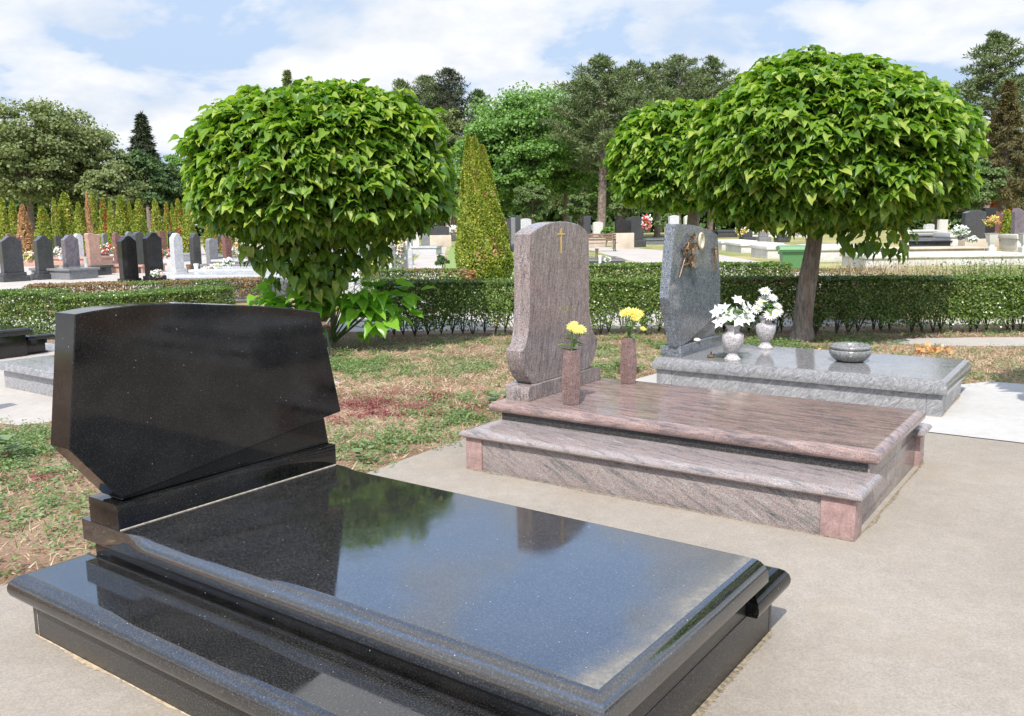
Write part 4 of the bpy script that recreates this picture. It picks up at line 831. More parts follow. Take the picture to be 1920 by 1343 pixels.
bt(35, 190, 68, 210, 'large grey green oak at the left edge of the tree line', 'oak', n=13000, clumps=80, seed=31, by=405, leaf=.33)
bt(135, 215, 72, 180, 'grey green oak beside the left edge oak', 'oak', n=12000, clumps=75, seed=32, by=410, leaf=.33)
bt(205, 300, 66, 110, 'olive oak lower flank behind the thujas', 'oak', n=6000, clumps=40, seed=33, by=415, leaf=.32)
pt(264, 213, 90, 62, 300, 'dark narrow spruce rising above the left trees', seed=34, mat='spruce', kind='spruce', n=3500, leaf=.6, tiers=10)
bt(255, 285, 74, 110, 'dark green tree below the spruce', 'dark_tree', n=7000, clumps=45, seed=35, by=415, leaf=.32)
bt(318, 300, 78, 90, 'dark tree between spruce and globe tree', 'dark_tree', n=6000, clumps=40, seed=36, by=415)
bt(345, 268, 92, 80, 'pale green tree behind the left globe tree edge', 'maple', n=4500, clumps=30, seed=37, by=400, leaf=.36)
pt(538, 130, 85, 48, 240, 'narrow grey poplar top above the left globe tree', seed=38, mat='oak', kind='poplar', n=3200, leaf=.45, tiers=9)
bt(470, 300, 80, 260, 'dark tree mass seen behind the left globe tree', 'dark_tree', n=6000, clumps=50, seed=39, by=415)
pt(752, 152, 88, 60, 260, 'small pine top right of the left globe tree', seed=40, n=3000)
pt(797, 145, 86, 70, 260, 'pine with open crown beside the darker one', seed=41, n=3600)
pt(842, 132, 84, 72, 260, 'dark pine crown left of the bright maple', seed=42, mat='spruce', n=4500)
bt(835, 190, 74, 120, 'olive grey broadleaf tree behind the tall thujas', 'oak', n=8500, clumps=55, seed=43, by=415)
pt(897, 172, 88, 50, 260, 'pine tip behind the left side of the maple', seed=44, n=2500, mat='dark_tree')
bt(905, 215, 66, 130, 'bright maple flank left of the main crown', 'maple', n=9000, clumps=55, seed=45, by=405, leaf=.30)
bt(985, 155, 68, 210, 'big bright green maple in the middle of the tree line', 'maple', n=19000, clumps=110, seed=46, by=410, leaf=.30)
bt(1060, 172, 70, 110, 'maple crown leaning towards the pines', 'maple', n=8000, clumps=55, seed=47, by=395, leaf=.30)
pt(1128, 108, 64, 140, 330, 'tallest pine with bare trunk right of the maple', seed=48, n=11000, trunk=.33)
pt(1195, 122, 70, 130, 330, 'pine with wispy crown behind the middle globe tree', seed=49, n=9500)
pt(1275, 108, 74, 140, 300, 'broad topped pine above the middle globe tree', seed=50, n=9500)
pt(1338, 110, 78, 110, 300, 'pine between the two right globe trees', seed=51, n=8000)
pt(1162, 138, 73, 130, 330, 'shorter pine right behind the tallest one', seed=80, n=8000)
pt(1236, 122, 76, 130, 300, 'pine filling the gap left of the broad topped pine', seed=81, n=8000)
pt(1308, 132, 80, 120, 300, 'shaggy pine right of the broad topped pine', seed=82, n=7500)
pt(1092, 150, 78, 90, 300, 'pine half hidden behind the right flank of the maple', seed=83, n=6000)
pt(820, 160, 90, 90, 260, 'far pine between the two small pine tops', seed=84, n=5000)
bt(1165, 230, 76, 150, 'green broadleaf tree low behind the pines', 'maple', n=6000, clumps=45, seed=85, by=415)
bt(1100, 200, 84, 200, 'dark trees standing behind the pine trunks', 'oak', n=8000, clumps=60, seed=52, by=420)
bt(1235, 190, 86, 220, 'dark tree behind the middle globe tree', 'dark_tree', n=6000, clumps=55, seed=53, by=420)
bt(1390, 195, 82, 200, 'dark tree under the right globe tree', 'dark_tree', n=6000, clumps=55, seed=54, by=418)
bt(1560, 240, 86, 260, 'dark tree behind the right globe tree', 'dark_tree', n=5000, clumps=55, seed=55, by=418)
pt(1872, 66, 62, 130, 300, 'tall pine at the right edge above the spruces', seed=56, n=12000)
pt(1893, 150, 52, 130, 375, 'brownish spruce with drooping branches at the right edge', seed=57, mat='brown_spruce', kind='spruce', n=11000, leaf=.36)
bt(1842, 300, 50, 75, 'pale olive bush tree below the brown spruce', 'bush', n=6000, clumps=40, seed=58, by=395, leaf=.22)
bt(790, 225, 84, 170, 'dark green tree filling behind the pines left of the maple', 'dark_tree', n=7000, clumps=55, seed=70, by=415)
bt(1760, 330, 70, 160, 'dark tree behind the right globe tree edge', 'dark_tree', n=5000, clumps=45, seed=59, by=418)
bt(996, 342, 58, 62, 'rounded blue green shrub in front of the maple', 'bush', n=6500, clumps=40, seed=60, by=412, leaf=.17, trunk=.08, name='shrub')
bt(1081, 358, 60, 45, 'upright pale shrub before the pine trunks', 'bush', n=4500, clumps=30, seed=61, by=416, leaf=.17, trunk=.08, name='shrub')
bt(1178, 345, 60, 60, 'light green shrub right of the pine trunk', 'bush', n=4500, clumps=30, seed=62, by=414, leaf=.17, trunk=.08, name='shrub')
bt(1252, 402, 50, 44, 'yellow green shrub with pale stems behind the blue grey headstone', 'bush', n=2500, clumps=20, seed=63, by=440, leaf=.16, trunk=.05, name='shrub')
bt(1135, 426, 54, 36, 'small clipped shrub behind the bench', 'maple', n=2500, clumps=20, seed=64, by=450, leaf=.14, trunk=.05, name='shrub')
bt(829, 478, 30, 26, 'small dark bush on the lawn left of the big thuja', 'dark_tree', n=1800, clumps=14, seed=65, by=504, leaf=.07, trunk=.03, name='shrub')
bt(880, 505, 23, 30, 'brown withered bush at the foot of the big thuja', 'thuja_dead', n=900, clumps=10, seed=66, by=530, leaf=.07, trunk=.03, name='shrub')
def wild(px, Y, wx, hmin, hmax, nb, nl, mat, lmat, label, seed):
    r = np.random.default_rng(seed); b = AT(px, 520, Y); root = empty('wild_plant', (b.x, Y, 0), label=label, cat='weeds', group='tall weeds behind the hedge')
    p = np.stack([r.normal(0, wx, nb), r.normal(0, .25, nb), np.zeros(nb)], 1); ln = r.uniform(hmin, hmax, nb)
    link('stalks', scatter(BLADE*np.array([.35, 1, 2.5]), BLADEF, p, np.stack([r.normal(0, 1, nb), r.normal(0, 1, nb), r.normal(0, .2, nb)], 1), unit(np.stack([r.normal(0, .28, nb), r.normal(0, .2, nb), np.ones(nb)], 1)), ln, 'stalks'), M[mat], root)
    k = r.integers(0, nb, nl); t = r.uniform(.5, 1, nl); q = p[k]+np.stack([r.normal(0, .12, nl), r.normal(0, .08, nl), ln[k]*t*.95], 1)
    link('leaves', scatter(OVAL, OVALF, q, r.normal(0, 1, (nl, 3)), r.normal(0, 1, (nl, 3)), r.uniform(.02, .05, nl), 'leaves'), M[lmat], root)
wild(1700, 14.6, .75, .6, 1.05, 900, 700, 'straw', 'hedge_dry', 'straw coloured tall weeds over the long hedge', 67)
wild(1610, 14.4, .5, .5, .9, 400, 500, 'straw', 'bush', 'thin yellowish weeds behind the globe tree trunk side', 69)
wild(1830, 14.4, .8, .6, 1.05, 500, 2600, 'grass', 'bush', 'rambling green weeds over the right part of the hedge', 68)
wild(1910, 14.8, .5, .6, .95, 300, 2000, 'grass', 'hedge', 'leafy green weeds over the hedge at the right edge', 71)
# far wood closing the horizon
r = np.random.default_rng(99); n = 60000; a = r.uniform(-95, 95, n); dep = r.uniform(0, 8, n); hh = 9.5*(.6+.5*vnoise(a, a*0, .12, 3))
pos = np.stack([a, 108+dep-.0006*a*a*4, r.random(n)**.8*hh], 1)
tag(link('far_wood', scatter(OVAL*np.array([1.6, 1, 1]), OVALF, pos, unit(r.normal(0, 1, (n, 3))+np.array([0, -.5, .4])), r.normal(0, 1, (n, 3)), r.uniform(.5, 1.1, n), 'far_wood'), M['dark_tree']), kind='stuff')

# ------------------------------------------------------------------ background graves
def hs_poly(style, w, h, b):
    w2 = w/2
    if style == 'arch': return [(-w2, b), (w2, b), (w2, h*.9)]+[(w2*math.cos(t), h*.9+h*.1*math.sin(t)) for t in np.linspace(.2, math.pi-.2, 9)]+[(-w2, h*.9)]
    if style == 'ogee': return [(-w2, b), (w2, b), (w2*1.0, h*.88), (w2*.86, h*.905), (w2*.62, h*.93), (w2*.42, h*.97), (w2*.2, h*.995), (0, h), (-w2*.2, h*.995), (-w2*.42, h*.97), (-w2*.62, h*.93), (-w2*.86, h*.905), (-w2, h*.88)]
    if style == 'waist': return [(-w2*.8, b), (w2*.8, b), (w2*.9, b+.2*h), (w2*.78, h*.55), (w2*.85, h*.8), (w2, h*.97), (w2*.6, h*.955), (w2*.1, h*.97), (-w2*.3, h), (-w2*.7, h), (-w2, h*.97), (-w2*.88, h*.8), (-w2*.8, h*.55), (-w2*.9, b+.2*h)]
    if style == 'slant': return [(-w2, b), (w2, b), (w2, h*.92), (w2*.4, h*.99), (-w2*.3, h), (-w2, h*.9)]
    if style == 'wave': return [(-w2*.9, b), (w2*.9, b), (w2, h*.8), (w2*.85, h*.9), (w2*.5, h*.86), (0, h*.93), (-w2*.5, h), (-w2*.8, h*.98), (-w2, h*.85)]
    return [(-w2, b), (w2, b), (w2, h), (-w2, h)]
def grave(pxl, pxr, ytop, ybase, style, mat, label, phi=.60, th=.22, plot=None, pmat=None, group='headstones in the left grave field', hb=.18, cat='headstone'):
    pc = (pxl+pxr)/2; b = G(pc, ybase); Y = b.y; h = AT(pc, ytop, Y).z; wpx = (pxr-pxl)*Y/F
    sl_ = b.x/Y; w = max(.3, (wpx-th*abs(math.cos(phi)+sl_*math.sin(phi)))/(math.sin(phi)-sl_*math.cos(phi)))
    b = G(pc, ybase); r = empty('headstone' if not plot else 'grave', b, -phi, label=label, cat=cat if not plot else 'grave', group=group); W2 = w/2
    MB().box(-th*1.1, th*1.1, -W2-.10, W2+.10, 0, hb).build('pedestal', M[pmat or mat], r, bevel=.006)
    MB().box(-th*.8, th*.8, -W2-.03, W2+.03, hb+.0005, hb+.10).build('foot', M[mat], r, bevel=.004)
    MB().prism(hs_poly(style, w, h, hb+.101), -th/2, th/2, .01).build('stone', M[mat], r, sharp=25)
    if plot:
        L, Wp, hz_ = plot; MB().box(th*1.15, th*1.15+L, -Wp/2, Wp/2, 0, hz_).build('grave_slab', M[pmat or mat], r, bevel=.008)
    return r
front = 'front row of headstones at left'
grave(3, 48, 443, 528, 'ogee', 'char', 'dark ogee topped headstone, leftmost of the front row', group=front)
grave(68, 104, 442, 524, 'ogee', 'char', 'dark grey headstone with reflections, second from the left in front', group=front)
grave(120, 153, 440, 520, 'ogee', 'purple', 'purplish streaked headstone left of the salmon one', group=front)
grave(163, 194, 437, 515, 'waist', 'tan_stone', 'salmon pink waisted headstone on stepped base', group=front)
grave(225, 262, 442, 531, 'ogee', 'black_far', 'black headstone with plain front right of the salmon one', group=front, hb=.04)
grave(273, 309, 436, 530, 'ogee', 'black_far', 'black headstone with white flowers reflected in it', group=front, hb=.10)
grave(322, 347, 437, 520, 'ogee', 'lt_grey', 'pale grey headstone with faint reflections', group=front)
back = 'back row of headstones at left'
grave(12, 44, 438, 492, 'wave', 'red_stone', 'wide brown wavy headstone at the far left of the back row', group=back)
grave(45, 60, 441, 480, 'slant', 'char', 'small dark slanted headstone behind the leftmost ones', group=back)
grave(104, 120, 443, 490, 'box', 'char', 'dark square headstone between grey and purple ones', group=back)
grave(140, 160, 438, 498, 'slant', 'lt_grey', 'light grey headstone just behind the purplish one', group=back)
grave(192, 208, 437, 482, 'arch', 'mid_grey', 'grey arched headstone behind pink flowers', group=back)
grave(214, 236, 436, 502, 'wave', 'red_stone', 'dark red wavy headstone between salmon and black ones', group=back)
grave(252, 276, 435, 512, 'arch', 'char', 'dark arched headstone half hidden between the black pair', group=back)
grave(300, 313, 433, 490, 'box', 'red_stone', 'brown narrow headstone right of the black pair', group=back)
grave(317, 331, 434, 480, 'slant', 'char', 'dark headstone behind the pale grey one', group=back)
grave(335, 348, 432, 478, 'box', 'lt_grey', 'pale square headstone top above the pale grey one', group=back)
grave(358, 380, 437, 512, 'ogee', 'char', 'dark engraved headstone near the globe tree', group=back, hb=.05)
grave(388, 411, 447, 505, 'arch', 'mid_grey', 'grey arched headstone with yellow flowers reflected', group=back, hb=.1)
grave(422, 434, 437, 502, 'wave', 'red_stone', 'reddish slim headstone beside the white bouquets', group=back)
grave(84, 98, 446, 478, 'arch', 'mid_grey', 'small grey headstone deep between the front stones', group=back)
grave(238, 250, 434, 480, 'slant', 'mid_grey', 'grey headstone top behind the black one', group=back)
for px0, px1, yt, yb, st, mt, lab in ((64, 74, 440, 470, 'arch', 'char', 'small dark arched stone far behind the leftmost pair'), (126, 136, 440, 474, 'box', 'mid_grey', 'narrow grey stone far behind the purplish headstone'), (178, 190, 434, 468, 'slant', 'red_stone', 'small brown stone far behind the salmon headstone'),
        (284, 297, 432, 470, 'arch', 'lt_grey', 'pale arched stone far behind the black pair'), (348, 357, 438, 472, 'slant', 'mid_grey', 'thin grey stone left of the engraved dark headstone'), (412, 420, 440, 476, 'arch', 'char', 'small dark stone right of the grey arched headstone'), (26, 36, 434, 462, 'box', 'mid_grey', 'grey stone top above the wide brown headstone')):
    grave(px0, px1, yt, yb, st, mt, lab, group='far row of headstones at left')
# plots (flat slabs) at left
def plot(pxl, pyl, L, W, h, mat, label, phi=.60, group='grave slabs in the left field', lip=.05, mat2=None):
    b = G(pxl, pyl); r = empty('grave_slab', b, -phi, label=label, cat='grave', group=group)
    MB().box(0, L, 0, W, 0, h-.08).build('plinth', M[mat2 or mat], r, bevel=.004)
    MB().slab(-lip, L+lip, -lip, W+lip, h-.0795, h, SQ).build('slab', M[mat], r); return r
PH = .12
plot(300, 562, 2.6, 1.2, .38, 'mid_grey', 'long dark slab just above the left hedge', PH)
plot(330, 548, 2.9, 1.3, .42, 'lt_grey', 'polished grey slab with white reflections', PH, mat2='mid_grey')
plot(360, 536, 3.3, 1.6, .44, 'lt_grey', 'large pale slab behind the polished grey one', PH)
plot(380, 519, 4.0, 1.6, .40, 'mid_grey', 'grey slab under the white bouquets', PH)
plot(400, 508, 4.5, 1.8, .40, 'lt_grey', 'far pale slab under the globe tree', PH)
plot(390, 496, 5.5, 1.8, .38, 'mid_grey', 'distant grey slab behind the bouquets', PH)
plot(60, 523, 1.9, 1.0, .35, 'mid_grey', 'grey slab between the two leftmost headstones', .5)
plot(103, 517, 1.6, 1., .34, 'char', 'dark slab between grey and purplish headstones', .5)
plot(196, 512, 1.7, 1.1, .30, 'tan_stone', 'pinkish slab behind the salmon headstone', .35)
plot(40, 500, 3.5, 1.2, .38, 'tan_stone', 'reddish slab stretching behind the front row', .2)
plot(210, 492, 3.4, 1.3, .36, 'lt_grey', 'white slab below the pink bouquet', .2)
plot(120, 488, 3.2, 1.2, .36, 'red_stone', 'brown slab seen between front headstones', .2)
plot(570, 538, 2.0, 1.3, .38, 'lt_grey', 'pale slab behind the left globe tree trunk', .3)
plot(610, 500, 3.0, 1.6, .42, 'lt_grey', 'pale slab with pink flowers under the globe tree', .3)
plot(500, 490, 5., 1.6, .42, 'mid_grey', 'grey slab behind the left globe tree', .2)
plot(600, 480, 6., 1.6, .42, 'lt_grey', 'far pale slab behind the globe tree', .1)

# receding row left of the long path
for i in range(11):
    t = i/10.; Y = 21+34*t**1.25; x = -3.0-.071*(Y-21)-.45
    st = ['box', 'arch', 'slant', 'ogee'][i % 4]; mt = ['lt_grey', 'pale_stone', 'lt_grey', 'mid_grey'][i % 4]
    words = ['first', 'second', 'third', 'fourth', 'fifth', 'sixth', 'seventh', 'eighth', 'ninth', 'tenth', 'farthest'][i]
    r = empty('grave', (x, Y, 0), 0, label='%s grave counting from the hedge in the row left of the long path' % words, cat='grave', group='graves in the row along the long path')
    MB().prism(hs_poly(st, .8, 1.25 if i < 3 else .95, .2), -.08, .08, .01).build('stone', M[mt], r, sharp=25)
    MB().box(-.2, .2, -.5, .5, 0, .199).build('pedestal', M[mt], r, bevel=.006)
    MB().box(-2.1, -.205, -.55, .55, 0, .34).build('grave_slab', M[mt], r, bevel=.008)

# flowers in the background
def small_flowers(px, py, z, wr, hr, mats, label, pot=None, n=90, Y=None, group='grave bouquets in the background', pr=.028):
    b = G(px, py) if Y is None else AT(px, py, Y)
    if Y is None: pass
    r = empty('bouquet', b, label=label, cat='flowers', group=group); rr = np.random.default_rng(int(px*7+py))
    d = unit(rr.normal(0, 1, (n, 3))); ph = .10 if pot else 0
    pos = d*np.array([wr, wr*.7, hr])*rr.uniform(.5, 1, (n, 1))+np.array([0, 0, hr+ph*.8])
    kk = rr.integers(0, len(mats), n)
    for i, mm in enumerate(mats):
        P = np.repeat(pos[kk == i], 5, 0); q = len(P)
        if q: link('petals', scatter(OVAL*np.array([1.8, 1, 1]), OVALF, P, rr.normal(0, .6, (q, 3))+np.array([0, -.8, .8]), rr.normal(0, 1, (q, 3)), rr.uniform(.7, 1.3, q)*pr*1.6, 'petals'), M[mm], r)
    q = n*2; P = unit(rr.normal(0, 1, (q, 3)))*np.array([wr, wr*.7, hr])*rr.uniform(.2, .95, (q, 1))+np.array([0, 0, hr+ph*.7])
    link('leaves', scatter(OVAL, OVALF, P, rr.normal(0, 1, (q, 3)), rr.normal(0, 1, (q, 3)), .07, 'leaves'), M['stem'], r)
    if pot: MB().lathe([(.06, 0), (.085, .02), (.10, .16), (.085, .165)], n=12).build('pot', M[pot], r)
    return r
small_flowers(408, 514, 0, .28, .16, ['petal_w', 'petal_y'], 'white and cream bouquet before the grey arched headstone', n=110, Y=27)
small_flowers(392, 516, 0, .24, .10, ['petal_w', 'petal_p'], 'low pale pink basket of flowers on the pale slab', pot='tan_stone', Y=24.5)
small_flowers(428, 505, 0, .22, .14, ['petal_w', 'petal_w'], 'white bouquet in tall pale pot', pot='plastic_w', Y=27)
small_flowers(452, 490, 0, .28, .34, ['petal_w', 'petal_w', 'petal_o'], 'tall white and orange bouquet under the globe tree', n=140, Y=30, pot='red_stone')
small_flowers(470, 492, 0, .22, .26, ['petal_w', 'petal_o'], 'white bouquet with peach blooms right of the tall one', n=90, Y=30.5, pot='red_stone')
small_flowers(506, 486, 0, .16, .12, ['petal_w'], 'small white bouquet on a far slab', Y=30)
small_flowers(200, 476, 0, .28, .20, ['petal_p', 'petal_r', 'petal_w'], 'pink and red bouquet behind the salmon headstone', n=110, Y=34)
small_flowers(115, 487, 0, .28, .20, ['petal_p', 'petal_p', 'petal_w'], 'pale pink bouquet left of the purplish headstone', n=110, Y=33, pot='plastic_w')
small_flowers(57, 493, 0, .28, .16, ['petal_y', 'petal_p'], 'yellow and purple bouquet in a bronze bowl at left', n=110, Y=31, pot='tan_stone')
small_flowers(2, 497, 0, .22, .26, ['petal_y', 'petal_w'], 'yellow and white bouquet at the left picture edge', n=110, Y=30)
small_flowers(296, 520, 0, .20, .11, ['petal_p', 'petal_w'], 'pale bouquet at the foot of the second black headstone', n=80, Y=25.2)
small_flowers(311, 486, 0, .24, .2, ['petal_r', 'petal_p'], 'pink bouquet between the black and pale headstones', n=80, Y=33)
small_flowers(722, 508, 0, .50, .30, ['petal_w', 'petal_p', 'petal_w', 'petal_y'], 'big mixed bouquet of white and pink blooms under the globe tree', n=300, Y=21)
small_flowers(745, 490, 0, .22, .42, ['petal_w', 'petal_p', 'petal_y'], 'tall mixed bouquet beside the grey post', n=150, Y=21)
small_flowers(690, 516, 0, .25, .07, ['petal_r', 'petal_w'], 'low red flowers on the pale slab', n=70, Y=20.5)
small_flowers(848, 437, 0, .8, .25, ['petal_w', 'petal_w', 'petal_p'], 'white flowers at the far end of the long path', n=80, Y=60, pr=.06)
small_flowers(1213, 437, 0, .30, .50, ['petal_r', 'petal_r', 'petal_w'], 'red bouquet beside the big grey headstone', n=120, Y=50, pot='char', pr=.05)
small_flowers(1139, 492, 0, .12, .10, ['petal_w'], 'white roses on the flat grey grave behind the brown headstone', n=60, Y=32)
small_flowers(1800, 450, 0, .34, .24, ['petal_w'], 'white bouquet before the dark headstone at right', n=160, Y=32, pot='char')
small_flowers(1822, 454, 0, .25, .12, ['petal_w'], 'small white bouquet lying on the pale kerb at right', n=90, Y=32)
small_flowers(1390, 440, 0, .35, .22, ['petal_y', 'petal_o', 'petal_w'], 'yellow flowers on the far tomb under the globe tree', n=110, Y=45, pr=.05)
small_flowers(1437, 438, 0, .45, .5, ['petal_w', 'petal_r', 'petal_o'], 'mixed colourful bouquet on the far tomb', n=150, Y=45, pr=.05)
small_flowers(1487, 443, 0, .5, .25, ['petal_w', 'petal_o'], 'orange and white flowers left of the trunk', n=110, Y=44, pr=.05)
small_flowers(1860, 425, 0, .35, .22, ['petal_o', 'petal_y'], 'pinkish plants in the pale urn at right', n=110, Y=35)
small_flowers(1690, 445, 0, .25, .15, ['petal_o', 'petal_w'], 'small orange flowers on the white kerb', n=60, Y=36)
def pvase(px, py, Y, h, mat, label):
    b = AT(px, py, Y); o = MB().lathe([(.07, 0), (.075, .02), (.045, h*.3), (.05, h*.6), (.075, h), (.06, h)], n=16).build('grave_vase', M[mat]); o.location = b; tag(o, label, 'vase', 'small vases in the background')
pvase(369, 519, 24.5, .36, 'plastic_w', 'white narrow vase on the pale slab'); pvase(355, 519, 24.5, .34, 'bronze', 'golden vase beside the pale headstone'); pvase(735, 521, 20.5, .32, 'plastic_w', 'white pot beside the mixed bouquet')
pvase(1125, 497, 31, .34, 'plastic_w', 'white waisted vase on the flat grey grave'); pvase(1119, 484, 33, .35, 'bronze', 'bronze lantern on the flat grey grave'); pvase(162, 503, 29, .34, 'pale_stone', 'stone jar left of the salmon headstone')
pvase(1700, 460, 33, .55, 'plastic_w', 'white lantern on the pale kerb at right')

# middle distance right
def blk(name, px0, px1, ybot, ytop, mat, label, depth=1.6, Y=None, cat='grave', group='pale stone graves beyond the road', cap=True, ang=0., lip=.06):
    b0 = G(px0, ybot) if Y is None else AT(px0, ybot, Y); Y = b0.y; b1 = AT(px1, ybot, Y); z0 = max(0, b0.z) if abs(b0.z) > .02 else 0.; zt = AT(px0, ytop, Y).z
    r = empty(name, (b0.x, Y, z0), ang, label=label, cat=cat, group=group); W = b1.x-b0.x; H = zt-z0
    if cap:
        MB().box(lip, W-lip, lip, depth-lip, 0, H*.72).build('plinth', M[mat], r, bevel=.01); MB().box(0, W, 0, depth, H*.72+.0005, H).build('slab', M[mat], r, bevel=.015)
    else: MB().box(0, W, 0, depth, 0, H).build('body', M[mat], r, bevel=.015)
    return r
blk('grave', 1108, 1205, 459, 447, 'buff_stone', 'buff stone step wall below the black headstone', 3., ang=0)
blk('grave', 1206, 1300, 459, 448, 'blue', 'grey green kerb right of the buff stone wall', 4.)
def stone(px0, px1, ybot, ytop, Y, mat, style, label, th=.25, phi=1.35, group='headstones beyond the road'):
    b = AT((px0+px1)/2, ybot, Y); h = AT((px0+px1)/2, ytop, Y).z-b.z; w = (px1-px0)*Y/F; z = b.z
    r = empty('headstone', (b.x, Y, 0), -math.pi/2+.18, label=label, cat='headstone', group=group)
    MB().box(-th*1.3, th*1.3, -w/2-.1, w/2+.1, 0, max(.12, z)).build('pedestal', M['buff_stone' if z > .5 else mat], r, bevel=.01)
    MB().prism([(a, c+max(.12, z)+.001) for a, c in hs_poly(style, w, h, 0)], -th/2, th/2, .015).build('stone', M[mat], r, sharp=25)
stone(1153, 1183, 437, 412, 50, 'black_far', 'slant', 'black tilted headstone on buff steps')
stone(1172, 1206, 449, 406, 53, 'char', 'ogee', 'big charcoal headstone with curved top')
for i, (a, c, yt, mt, lb) in enumerate(((942, 950, 414, 'tan_stone', 'slim reddish stone left of the brown headstone'), (950, 958, 410, 'char', 'dark obelisk left of the brown headstone'), (958, 966, 408, 'mid_grey', 'grey obelisk beside the dark one'), (966, 976, 406, 'char', 'tall dark obelisk touching the brown headstone'), (976, 996, 410, 'lt_grey', 'pale stone top above the brown headstone shoulder'), (1094, 1107, 405, 'char', 'dark gate like stone right of the brown headstone top'), (1112, 1130, 416, 'pale_stone', 'pale low tomb behind the bench'))):
    stone(a, c, 462 if i < 4 else 445, yt, 46+i*1.3, mt, ['slant', 'box', 'box', 'box', 'arch', 'box', 'arch'][i], lb)
r = blk('grave', 1100, 1175, 497, 488, 'mid_grey', 'flat grey grave with vase behind the hedge', 3.2)
blk('grave', 1352, 1372, 470, 452, 'pale_stone', 'small pale plinth beyond the road left of the white tombs', 3., group='white low tombs behind the bin')
blk('grave', 1366, 1420, 468, 452, 'pale_stone', 'first white low tomb beyond the road', 3.4, group='white low tombs behind the bin')
blk('grave', 1388, 1470, 475, 457, 'pale_stone', 'second white low tomb beyond the road', 3.2, group='white low tombs behind the bin')
blk('grave', 1437, 1500, 486, 462, 'pale_stone', 'white low tomb directly left of the bin', 2.6, group='white low tombs behind the bin')
blk('grave', 1535, 1640, 492, 462, 'pale_stone', 'white low tomb right of the tree trunk', 2.6, group='white low tombs behind the bin')
blk('grave', 1345, 1440, 446, 432, 'char', 'dark long tomb far beyond the road', 4., group='white low tombs behind the bin')
blk('grave', 1400, 1520, 447, 436, 'pale_stone', 'long white tomb far beyond the road', 4., group='white low tombs behind the bin')
r = blk('grave', 1622, 1700, 506, 478, 'pale_stone', 'carved pale kerb with wave ornament at right', 2.2, group='pale kerbs at right')
mb = MB()
Yk = r.location.y
for k in range(9): mb.tube([(.12+k*.125, -.012, .08), (.17+k*.125, -.016, .15), (.12+k*.125+.08, -.012, .24)], .012, 5)
mb.build('wave_ornament', M['pale_stone'], r)
blk('grave', 1690, 1930, 500, 478, 'pale_stone', 'long pale kerb running to the right picture edge', 2.2, group='pale kerbs at right')
blk('grave', 1670, 1850, 476, 466, 'buff_stone', 'buff kerb behind the carved one', 1.6, Y=33, group='pale kerbs at right')
for i, (a, c, yb, yt, Yy, mt, lb) in enumerate(((1715, 1786, 478, 462, 35, 'char', 'lower dark step of the polished tomb at right'), (1712, 1786, 462, 452, 36, 'black_far', 'middle dark step of the polished tomb at right'), (1722, 1786, 451, 440, 38, 'mid_grey', 'grey top slab of the polished tomb at right'), (1700, 1760, 443, 432, 44, 'pale_stone', 'white slab above the dark steps'), (1905, 1925, 470, 440, 36, 'pale_stone', 'white pillar at the right picture edge'), (1780, 1800, 470, 436, 36, 'pale_stone', 'white pier left of the white bouquet'))):
    b = AT(a, yb, Yy); blk('grave', a, c, yb, yt, mt, lb, 1.5, Y=Yy, group='stepped graves at right')
stone(1802, 1845, 448, 394, 37, 'char', 'slant', 'large charcoal headstone right of the globe tree', phi=1.2)
stone(1838, 1862, 450, 390, 37.6, 'black_far', 'box', 'black pillar stone attached beside the large charcoal headstone')
stone(1856, 1880, 440, 396, 42, 'red_stone', 'wave', 'red brown wavy headstone behind the small thuja')
stone(1895, 1925, 442, 390, 40, 'purple', 'wave', 'purple brown headstone at the right picture edge')
for px, lb in ((1857, 'pale planter urn left of the small thuja'), (1919, 'pale planter urn at the right edge')):
    b = AT(px, 478, 33.); o = MB().lathe([(.20, 0), (.2, .28), (.12, .30), (.10, .38), (.18, .50), (.24, .78), (.28, .80), (.24, .80)], n=4, phase=.785).build('planter', M['pale_stone'], sharp=20); o.location = b; tag(o, lb, 'planter', 'pale planters at right')
# distant low pale stones among trees
for i, (px, yb, yt, mt, lb) in enumerate(((1262, 418, 404, 'lt_grey', 'rough grey stone top behind the blue grey headstone'), (1290, 430, 404, 'pale_stone', 'white small house shaped tomb behind the blue grey headstone'), (1400, 436, 418, 'char', 'dark far headstone under the globe tree'), (1430, 436, 414, 'mid_grey', 'grey far headstone under the globe tree'), (1465, 438, 410, 'char', 'tall dark far headstone left of the trunk'), (1740, 436, 420, 'lt_grey', 'pale far headstone right of the globe tree'), (1765, 436, 412, 'pale_stone', 'white far pillar stone right of the globe tree'))):
    stone(px-8, px+10, yb+8, yt, 40 if i == 0 else 55+i, mt, ['slant', 'slant', 'box', 'arch', 'box', 'arch', 'box'][i], lb)
for i, (px, yt) in enumerate(((620, 440), (660, 436), (700, 442), (740, 434), (770, 438), (790, 430))):
    stone(px, px+16, 470, yt, 42+i*2, ['lt_grey', 'pale_stone', 'mid_grey'][i % 3], ['arch', 'box', 'slant'][i % 3], ['first', 'second', 'third', 'fourth', 'fifth', 'sixth'][i]+' small stone from the left seen through the globe tree leaves')
stone(735, 743, 525, 462, 20.5, 'mid_grey', 'box', 'upright grey post like stone beside the mixed bouquet'); stone(748, 765, 522, 458, 21.5, 'lt_grey', 'box', 'pale upright stone beside the grey post'); stone(766, 774, 518, 466, 23, 'lt_grey', 'arch', 'slim white stone right of the pale upright one')
blk('grave', 800, 870, 452, 440, 'pale_stone', 'pale wall of tombs closing the long path', 2., group='far pale tombs'); stone(806, 842, 441, 424, 58, 'char', 'slant', 'dark wide stone at the end of the long path')

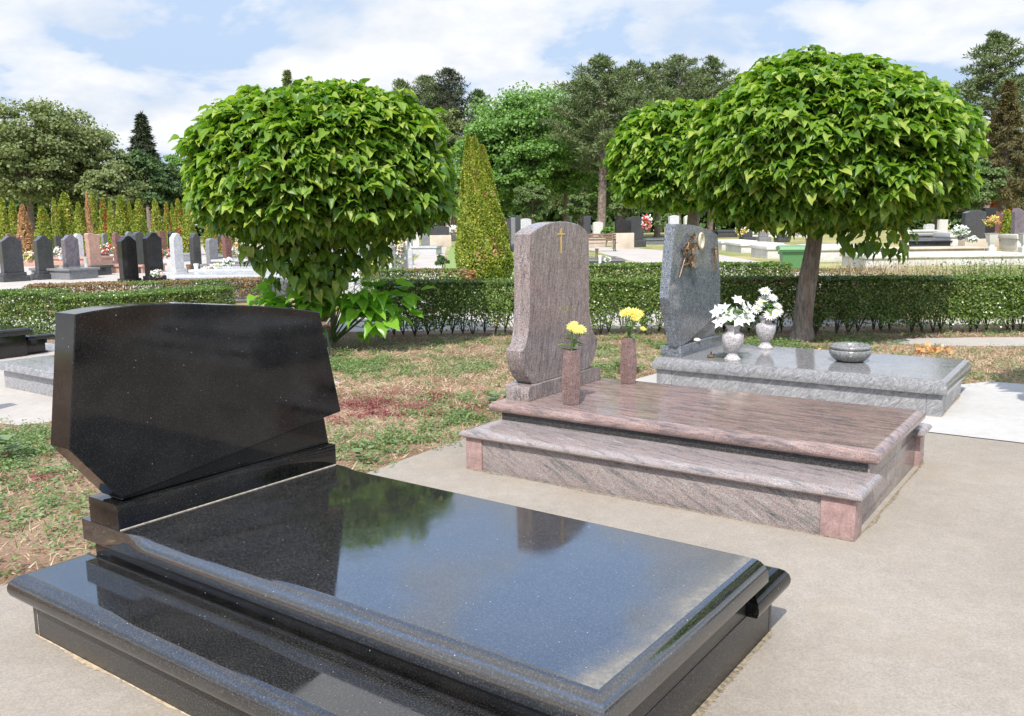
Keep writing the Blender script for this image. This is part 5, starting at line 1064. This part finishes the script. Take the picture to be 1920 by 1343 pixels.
# bin
b = G(1462, 500); Yb = 27.; b = AT(1460, 508, Yb); r = empty('wheelie_bin', (b.x, Yb, 0), R(-8), label='green plastic wheelie bin standing left of the tree trunk', cat='bin')
hB = AT(1480, 468, Yb).z; W = 44*Yb/F
mb = MB(); mb.lathe([(.5, 0), (.66, hB)], n=4, phase=.785); 
for v in mb.bm.verts: v.co.x = v.co.x*W*.98+W*.5; v.co.y = v.co.y*.7
mb.build('body', M['bin'], r, sharp=20)
MB().box(-.03, W+.03, -.40, .40, hB-.05, hB+.005).build('rim', M['bin'], r, bevel=.01)
MB().prism([(-.42, hB+.006), (.42, hB+.006), (.42, hB+.07), (.1, hB+.13), (-.36, hB+.09)], -.05, W+.05, .01).build('lid', M['bin_lid'], r, sharp=20)
for s_ in (.08, W-.08): MB().tube([(s_-.04, .38, .1), (s_+.04, .38, .1)], .1, 14).build('wheel', M['iron'], r)
MB().tube([(-.06, -.42, hB+.02), (-.1, -.44, hB-.04), (-.08, -.40, hB-.12)], .02, 6).build('handle', M['bin'], r)
# bench
b = AT(1108, 462, 46.); r = empty('bench', (b.x-.3, 46., 0), .05, label='brown slatted park bench behind the brown headstone', cat='bench')
mb = MB()
for k in range(3): mb.box(0, 1.7, .02+k*.14, .13+k*.14, .42, .455)
mb.build('seat', M['wood'], r, bevel=.004); mb = MB()
for k in range(3): mb.box(0, 1.7, .46+k*.02, .49+k*.02, .56+k*.13, .66+k*.13)
mb.build('backrest', M['wood'], r, bevel=.004)
for xx in (.12, 1.58): MB().tube([(xx, .0, 0), (xx, .05, .25), (xx, .0, .42), (xx, .02, .60), (xx, .42, .62)], .025, 6).tube([(xx, .5, 0), (xx, .42, .3), (xx, .47, .5), (xx, .52, .92)], .025, 6).build('leg', M['iron'], r)
# old chair behind black headstone
b = G(612, 672); r = empty('garden_chair', (b.x-.42, b.y, 0), -.25, label='weathered wooden chair with metal frame half hidden by the black headstone', cat='chair')
hC = AT(618, 600, b.y).z
MB().tube([(.50, .05, 0), (.46, 0, .42), (.49, .08, hC+.02)], .014, 8).build('post', M['rail'], r); MB().tube([(.06, .05, 0), (.1, 0, .42), (.07, .08, hC+.02)], .014, 8).build('post', M['rail'], r)
MB().box(.08, .50, .05, .09, hC-.09, hC-.02).build('top_rail', M['wood'], r, bevel=.006)
MB().box(.36, .43, .04, .06, .44, hC-.09).box(.13, .2, .04, .06, .44, hC-.09).build('back_slat', M['rust_red'], r, bevel=.004)
MB().box(.05, .50, -.42, .03, .41, .44).build('seat', M['wood'], r, bevel=.006)
for xx in (.08, .46): MB().tube([(xx, -.38, 0), (xx, -.38, .41)], .013, 8).build('leg', M['rail'], r)
